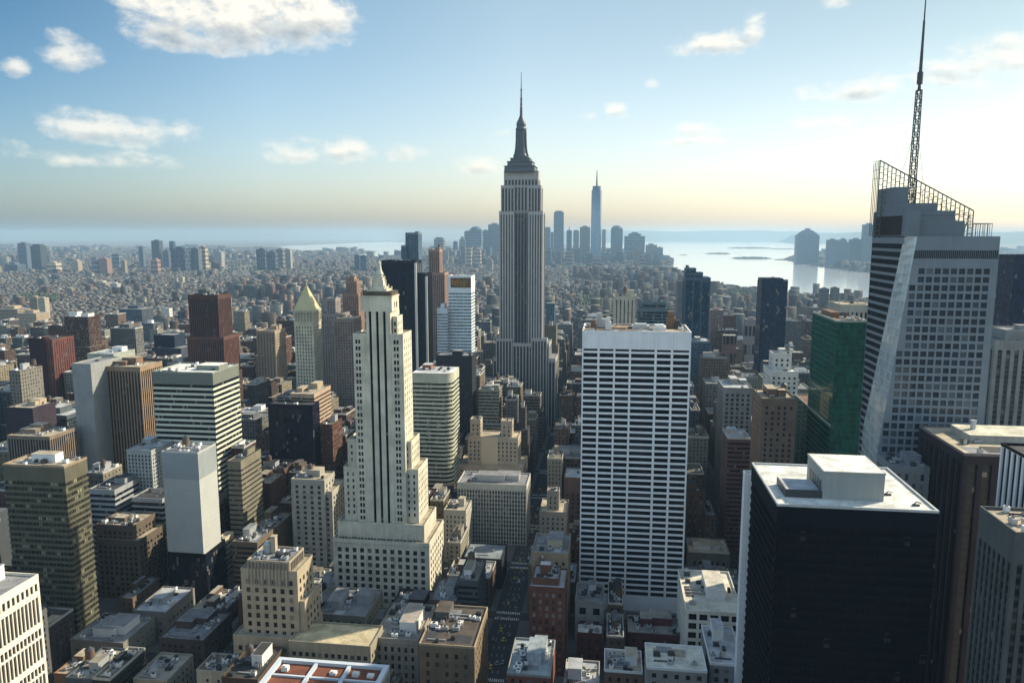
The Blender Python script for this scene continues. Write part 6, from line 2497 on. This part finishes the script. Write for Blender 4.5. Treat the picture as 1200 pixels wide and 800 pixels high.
me.polygons.add(len(F_))
me.polygons.foreach_set('loop_start', (np.arange(len(F_)) * 4).astype(np.int32))
me.update(calc_edges=True)
colr = np.ones((N, 5, 4), np.float32)
colr[:, :4, :3] = cc[:, None]
colr[:, 4, :3] = rc
a = me.attributes.new('col', 'FLOAT_COLOR', 'FACE')
a.data.foreach_set('color', np.clip(colr, 0, .85).ravel())
wi = np.zeros((N, 5, 3), np.float32)
wi[:, :, 0] = 3.2
wi[:, :, 1] = 3.4
wi[:, :4, 2] = rng.uniform(.3, .55, N)[:, None]
a = me.attributes.new('win', 'FLOAT_VECTOR', 'FACE')
a.data.foreach_set('vector', wi.ravel())
me.materials.append(city_mat())
o = bpy.data.objects.new('low_city', me)
COL.objects.link(o)
o['kind'] = 'stuff'
if stuff.mb.f:
    stuff.build('back_blocks', None, 'stuff')
print('lots', len(LOTS), 'fill things', len(FILL), 'sprawl', N)

# ------------------------------------------------------------------ far skylines: every tower a thing
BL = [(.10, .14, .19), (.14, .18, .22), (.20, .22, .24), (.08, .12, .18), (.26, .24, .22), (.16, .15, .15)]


def far_tower(px0, px1, py, Y, label, cat='skyscraper', group=None, style=0, top=None, c=None, asp=.8):
    A, B = P(px0, py, Y), P(px1, py, Y)
    w = B[0] - A[0]
    rr = random.Random(int(px0 * 10))
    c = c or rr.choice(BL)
    T = Thing('far_tower', label, cat, A[0], B[0], Y, Y + w * asp, None, None, group, reg=False)
    l0, m0 = T.L(A[0], Y)
    l1, m1 = T.L(B[0], Y + w * asp)
    z = A[2]
    cm = CityMesh()
    win = rr.choice([(4, 4, .6), (1, 4, 1.0), (6, 30, .7)])
    zb = z
    if top == 'step':
        zb = z * .86
        cm.box(l0 + w * .2, l1 - w * .2, m0 + w * .1, m1 - w * .1, zb - 1, z * .95, c, (.2, .2, .2), win)
        cm.box(l0 + w * .34, l1 - w * .34, m0 + w * .2, m1 - w * .2, z * .95 - 1, z, c, (.2, .2, .2), win)
    elif top == 'cap':
        zb = z - w * .14
        cm.box(l0 + w * .15, l1 - w * .15, m0 + w * .12, m1 - w * .12, zb - 1, z, c, (.2, .2, .2), win)
    elif top == 'slant':
        zb = z * .93
        cm.box(l0 + w * .3, l1, m0, m1, zb - 1, z, c, (.2, .2, .2), win)
    elif top in ('dome', 'hip', 'spire'):
        zb = z - w * .28
    cm.box(l0, l1, m0, m1, 0, zb, c, (.25, .25, .25), win)
    cm.build('wall', T.o)
    cx, cy = (l0 + l1) / 2, (m0 + m1) / 2
    if top == 'dome':
        d = MB()
        for i in range(5):
            a, b = i / 5 * pi / 2, (i + 1) / 5 * pi / 2
            d.cyl(cx, cy, w * .46 * cos(a), max(.5, w * .46 * cos(b)), zb + w * .28 * sin(a), zb + w * .28 * sin(b), 14)
        T.part(d, 'dome', wall(c))
    if top == 'hip':
        d = MB()
        d.loft([(l0, m0), (l1, m0), (l1, m1), (l0, m1)], [(cx - w * .18, cy - w * .1), (cx + w * .18, cy - w * .1), (cx + w * .18, cy + w * .1), (cx - w * .18, cy + w * .1)], zb, zb + w * .26)
        d.box(cx - w * .1, cx + w * .1, cy - w * .06, cy + w * .06, zb + w * .26, z + w * .06)
        T.part(d, 'roof', wall(c))
    if top == 'spire':
        d = MB()
        d.cyl(cx, cy, w * .12, w * .02, zb, z + w * .5, 8)
        T.part(d, 'spire', DARKMETAL)
    if top is None and w > 20:
        d = MB()
        d.box(l0 + w * .25, l1 - w * .3, m0 + w * .2, m1 - w * .2, z, z + w * .12)
        T.part(d, 'roof_house', wall(c))
    return T


def one_tower():
    Y = 8200
    A, B = P(693, 222, Y), P(705.5, 222, Y)
    T = Thing('far_tower', 'tallest hazy blue tower of the distant downtown with a needle mast', 'skyscraper', A[0], B[0], Y, Y + 60, None, None, 'downtown towers in the haze', reg=False)
    l0, m0 = T.L(A[0], Y)
    l1, m1 = T.L(B[0], Y + 60)
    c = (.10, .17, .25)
    mb = MB()
    cx, cy = 0, 0
    w = (l1 - l0) / 2
    bot = [(cx + sx * w, cy + sy * w) for sx, sy in ((-1, -1), (0, -1), (1, -1), (1, 0), (1, 1), (0, 1), (-1, 1), (-1, 0))]
    topp = [(cx + w * .96 * cos(a), cy + w * .96 * sin(a)) for a in [-3 * pi / 4 + i * pi / 4 for i in range(8)]]
    mb.loft(bot, topp, 0, A[2] - 6)
    mb.cyl(cx, cy, w * .8, w * .8, A[2] - 6, P(699, 218, Y)[2], 12)
    T.part(mb, 'shaft', glass(c, share=.05, cell=6))
    s = MB()
    s.cyl(cx, cy, w * .17, w * .05, P(699, 218, Y)[2], P(699, 199, Y)[2], 8)
    T.part(s, 'mast', DARKMETAL)


one_tower()
mass = CityMesh()
rm_ = random.Random(77)
for i in range(110):
    px = rm_.uniform(498, 778)
    Y = rm_.uniform(6300, 8300)
    py = rm_.uniform(288, 303) if px < 640 else rm_.uniform(291, 306)
    A, B = P(px, py, Y), P(px + rm_.uniform(3.5, 9), py, Y)
    w_ = B[0] - A[0]
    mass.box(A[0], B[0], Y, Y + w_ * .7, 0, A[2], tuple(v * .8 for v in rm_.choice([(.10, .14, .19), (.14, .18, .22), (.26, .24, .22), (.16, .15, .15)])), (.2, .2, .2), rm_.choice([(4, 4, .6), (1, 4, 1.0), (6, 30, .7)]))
mass.build('downtown_mass', None, 'stuff')
DT = [  # downtown: px0, px1, top, depth, top style, words
    (638, 645, 266, 4900, 'cap', 'slim hazy tower close to the right side of the tallest stone tower'),
    (645.5, 648.5, 272, 5100, None, 'thin sliver tower second right of the tallest stone tower'),
    (649, 660.5, 247, 4800, 'cap', 'tall dark blue octagonal topped tower left of the needle mast tower'),
    (664, 670, 268, 5000, 'spire', 'slender pointed tower halfway between the octagonal and needle mast towers'),
    (672, 678.5, 270, 5200, None, 'slender flat tower just left of the broad blue slab'),
    (679.5, 691.5, 266, 4900, None, 'broad blue slab immediately left of the needle mast tower'),
    (705.5, 710, 269, 5200, None, 'thin pale tower touching the right side of the needle mast tower'),
    (716, 730, 264, 4900, 'dome', 'domed blue tower right of the needle mast tower'),
    (732, 756, 272, 4850, 'step', 'wide stepped pyramid topped blue tower in the distant downtown'),
    (757, 770, 287, 4700, None, 'square blue block left of the last waterfront block'),
    (769.5, 777, 290, 4750, None, 'narrow blue block at the waterfront beside the harbour'),
    (776, 782.5, 300, 4700, None, 'last and lowest blue block of downtown on the waterfront'),
    (572, 586, 263, 5000, None, 'large hazy slab hidden partly by the left side of the tallest stone tower'),
    (565, 573, 270, 5100, None, 'hazy slab second left of the tallest stone tower'),
    (549.5, 564, 265, 4800, 'dome', 'round topped hazy blue tower left of the tallest stone tower'),
    (544, 551, 271, 5000, None, 'hazy tower just left of the round topped one'),
    (538, 545, 277, 4900, 'step', 'stepped hazy tower in the left wing of downtown'),
    (531, 536, 283, 5200, None, 'thin hazy tower in the left wing of downtown'),
    (518, 533, 294, 4300, None, 'grey block low in the left wing of downtown'),
    (508.5, 519.5, 278, 4600, 'cap', 'square capped dark blue tower above the bulging brown tower'),
    (503, 509, 289, 4900, None, 'small hazy tower right of the blue spire tower'),
    (546, 552, 291, 3600, None, 'pale beige tower low before the round topped hazy tower'),
    (555, 563, 290, 3700, 'step', 'pale beige stepped tower low before the round topped hazy tower'),
    (569, 577, 303, 3300, 'step', 'cream pinnacled tower low beside the tallest stone tower'),
    (577, 584, 296, 4000, None, 'grey tower low against the left side of the tallest stone tower')]
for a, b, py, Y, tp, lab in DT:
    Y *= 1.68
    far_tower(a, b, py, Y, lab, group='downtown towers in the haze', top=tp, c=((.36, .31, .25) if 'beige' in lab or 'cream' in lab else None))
JC = [(935, 961, 269, 7000, 'hip', 'broad domed blue tower across the river with a stepped hip roof'), (970, 983, 281, 6600, None, 'squat hazy tower second on the far river bank'),
      (982, 996, 279, 6800, 'step', 'hazy stepped tower third on the far river bank'), (997, 1012, 280.5, 6500, None, 'hazy flat tower fourth on the far river bank'),
      (1012.5, 1027, 263, 6400, None, 'tall pale blue slab on the far bank touching the faceted glass tower')]
for a, b, py, Y, tp, lab in JC:
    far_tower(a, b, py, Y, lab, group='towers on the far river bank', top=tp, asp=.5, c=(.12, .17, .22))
BK = [(20, 30, 285, 5200, None, 'grey blue tower, left one of the far left pair'), (35, 46.5, 286, 5000, 'cap', 'dark blue tower, right one of the far left pair'),
      (5, 20, 310, 4800, None, 'low wide slate block at the far left horizon edge'), (54, 65, 308, 4700, None, 'cream block right of the far left pair'),
      (83, 91, 304, 4900, 'step', 'small beige tower alone in the far left haze'), (107, 114, 304, 4600, None, 'grey half of a joined far block on the left'),
      (115, 125, 303, 4600, None, 'rosy half of a joined far block on the left'), (141, 146, 305, 4700, None, 'slim cream tower low on the left horizon'),
      (177, 186, 282, 5600, None, 'tallest dark tower of the middle left cluster'), (198, 203, 283, 6000, None, 'thin grey tower just left of the navy slab cluster'),
      (199.5, 216, 291, 5000, None, 'broad navy slab in the middle left cluster'), (223, 232, 291, 5100, None, 'blue half of a twin far block'),
      (232.5, 240, 289, 5200, None, 'beige and blue half of a twin far block'), (162, 167, 289, 5700, None, 'faint thin tower left of the middle left cluster'),
      (190, 197, 292, 5600, 'step', 'faint stepped tower inside the middle left cluster'), (131, 139, 298, 5400, None, 'faint wide tower left of the middle cluster'),
      (176, 184, 302, 4700, 'step', 'rosy stone tower below the tallest dark tower'), (250, 259, 295, 5600, None, 'faint pale tower right of the twin far block'),
      (300, 310, 292, 5300, None, 'leftmost dark block of the cluster beyond the pyramid roofed tower'), (312, 322, 295, 5100, None, 'second dark block of the cluster beyond the pyramid roofed tower'),
      (323, 331, 292, 5400, None, 'third block of the cluster beyond the pyramid roofed tower'), (333, 340, 292.5, 5500, None, 'pale last block of the cluster beyond the pyramid roofed tower'),
      (415, 421, 299, 5300, None, 'left of two faint slabs left of the tall navy tower'), (422, 429, 299.5, 5200, None, 'right of two faint slabs left of the tall navy tower'),
      (108, 123, 331, 3500, None, 'pale cream slab standing in the low city'), (129, 137, 332, 3200, None, 'white cube block in the low city left'),
      (65, 71, 339, 3200, None, 'beige tower in the low city, left of two similar'), (77, 84, 338, 3150, None, 'beige tower in the low city, right of two similar'),
      (34, 43, 348, 2100, None, 'tan block in the low city at the far left'), (44, 52, 349, 2080, None, 'cream block in the low city at the far left'),
      (203, 207, 326, 3700, None, 'slim cream tower, left of a pair above the red granite tower'), (209, 214, 324, 3750, None, 'slim cream tower, right of a pair above the red granite tower'),
      (140, 166, 362, 1900, None, 'long dark low slab in the low city'), (190, 198, 361, 1900, None, 'bright white block in the low city'),
      (-4, 20, 362, 1850, None, 'long tan low block at the left edge of the low city'), (20, 42, 367, 1830, None, 'dark low block beside the long tan one at the left edge')]
for a, b, py, Y, tp, lab in BK:
    cl = None
    for w, q in (('cream', (.45, .40, .31)), ('white', (.66, .66, .63)), ('beige', (.40, .33, .25)), ('rosy', (.30, .19, .16)), ('tan', (.38, .30, .21)), ('pale', (.34, .34, .33)), ('navy', (.03, .05, .09)), ('dark', (.05, .065, .09))):
        if w in lab:
            cl = q
            break
    far_tower(a, b, py, Y, lab, 'building', 'towers scattered over the far low city', top=tp, c=cl)
# right bank row beyond the shaded river towers
for i, (a, b, py, Y, lab, c) in enumerate([(833, 848, 363, 1400, 'rosy brown slab right of the ragged topped blue tower', (.26, .17, .16)), (848, 863, 393, 1150, 'dull red block below the rosy brown slab', (.20, .11, .11)),
                                           (874, 890, 374, 1250, 'grey brown apartment slab left of the midnight blue tower', (.24, .21, .21)), (962, 972, 338, 2300, 'low dark block on the near river bank', (.12, .13, .15)),
                                           (975, 984, 337, 2300, 'low grey block on the near river bank', (.2, .2, .2)), (602, 611, 348, 1300, 'red brown block right of the white sign tower', (.24, .13, .10)) if False else (640, 650, 355, 1350, 'teal blue low block right of the tallest stone tower', (.07, .13, .18))]):
    far_tower(a, b, py, Y, lab, 'building', None, c=c)

# ------------------------------------------------------------------ cars on the avenue left of the white gridded slab
def car_meshes(c):
    b = MB()
    pr = [(-2.25, .35, .62), (-2.2, .35, .82), (-1.3, .35, .92), (1.2, .35, .95), (2.15, .35, .9), (2.25, .35, .6)]
    for (ya, ba, ta), (yb, bb, tb) in zip(pr[:-1], pr[1:]):
        for sx in (-.9, .9):
            q = [(sx, ya, ba), (sx, yb, bb), (sx, yb, tb), (sx, ya, ta)]
            b.quad(*(q if sx > 0 else q[::-1]))
        b.quad((-.9, ya, ta), (.9, ya, ta), (.9, yb, tb), (-.9, yb, tb))
    b.quad((-.9, -2.25, .35), (.9, -2.25, .35), (.9, -2.25, .62), (-.9, -2.25, .62))
    b.quad((.9, 2.25, .35), (-.9, 2.25, .35), (-.9, 2.25, .6), (.9, 2.25, .6))
    b.quad((-.66, -.75, 1.46), (.66, -.75, 1.46), (.66, .95, 1.46), (-.66, .95, 1.46))
    g = MB()
    g.loft([(-.84, -1.35), (.84, -1.35), (.84, 1.75), (-.84, 1.75)], [(-.66, -.75), (.66, -.75), (.66, .95), (-.66, .95)], .93, 1.45, 0, False)
    w = MB()
    w.v = []
    n = 12
    for sx in (0, 1):
        for i in range(n):
            w.v.append((.1 - .2 * sx, .32 * cos(2 * pi * i / n), .32 * sin(2 * pi * i / n)))
    for i in range(n):
        w.f.append((i, (i + 1) % n, n + (i + 1) % n, n + i))
    w.f += [tuple(range(n))[::-1], tuple(range(n, 2 * n))]
    w.mi = [0] * len(w.f)
    pm = bpy.data.materials.new('car_paint')
    pm.use_nodes = True
    pb = pm.node_tree.nodes['Principled BSDF']
    pb.inputs['Base Color'].default_value = c4(c)
    pb.inputs['Roughness'].default_value = .25
    return b.mesh('body', pm), g.mesh('windows', glass()), w.mesh('wheel', plain('rubber', (.02, .02, .02), .8))


CARS = {n: car_meshes(c) for n, c in (('yellow', (.65, .36, .02)), ('white', (.7, .7, .68)), ('black', (.02, .02, .022)), ('grey', (.2, .21, .22)), ('red', (.35, .03, .03)))}
rr = random.Random(21)
spots = []
for lane in (-4.9, -1.65, 1.65, 4.9):
    y = 380 + rr.uniform(0, 10)
    while y < 760:
        spots.append((AV0 + lane, y))
        y += rr.uniform(14, 44)
spots.sort(key=lambda q: q[1])
count = {}
HID = {0, 1, 2, 3, 4, 5, 31, 33, 35, 37, 38, 41, 42, 46, 48, 53}      # those nothing of which shows between the buildings
chosen = [(x, y, rr.choice(['yellow', 'yellow', 'white', 'black', 'grey', 'grey', 'red'])) for x, y in spots]
chosen = [q for i, q in enumerate(chosen) if i not in HID]
for x, y, cn in chosen:
    me_b, me_g, me_w = CARS[cn]
    k = count.get(cn, 0)
    count[cn] = k + 1
    o = bpy.data.objects.new('car', None)
    COL.objects.link(o)
    o.location = (x, y, .01)
    lane = {-4.9: 'leftmost lane', -1.65: 'left centre lane', 1.65: 'right centre lane', 4.9: 'rightmost lane'}[round(x - AV0, 2)]
    same = [q for q in chosen if q[2] == cn and abs(q[0] - x) < .1]
    i = [q[1] for q in same].index(y)
    o['label'] = '%s %s on the long avenue, %s%s' % (cn, 'taxi' if cn == 'yellow' else 'car', lane, '' if len(same) == 1 else ', ' + (ordinal(i) + ' nearest' if i else 'nearest'))
    o['category'] = 'car'
    o['group'] = 'cars driving along the avenue'
    for nm, me_, loc in [('body', me_b, (0, 0, 0)), ('windows', me_g, (0, 0, 0))] + [('wheel', me_w, (sx, sy, .32)) for sx in (-.82, .82) for sy in (-1.4, 1.4)]:
        p_ = bpy.data.objects.new(nm, me_)
        COL.objects.link(p_)
        p_.parent = o
        p_.location = loc

# ------------------------------------------------------------------ the air
hz = MB()
hz.box(-EXT - 500, EXT + 500, -3600, EXT + 500, -1.0, 492.0, 0, True)
hm = bpy.data.materials.new('haze')
hm.use_nodes = True
ht = NT(hm.node_tree)
hm.node_tree.nodes.clear()
ho = ht.new('ShaderNodeOutputMaterial')
pvn = ht.new('ShaderNodeVolumePrincipled')
pvn.inputs['Color'].default_value = HAZE_COL
pvn.inputs['Absorption Color'].default_value = (.3, .3, .3, 1)
pvn.inputs['Density'].default_value = HAZE_DENS
pvn.inputs['Anisotropy'].default_value = HAZE_G
ht.link(pvn.outputs[0], ho.inputs['Volume'])
hob = struct(hz, 'haze', hm, 'stuff')
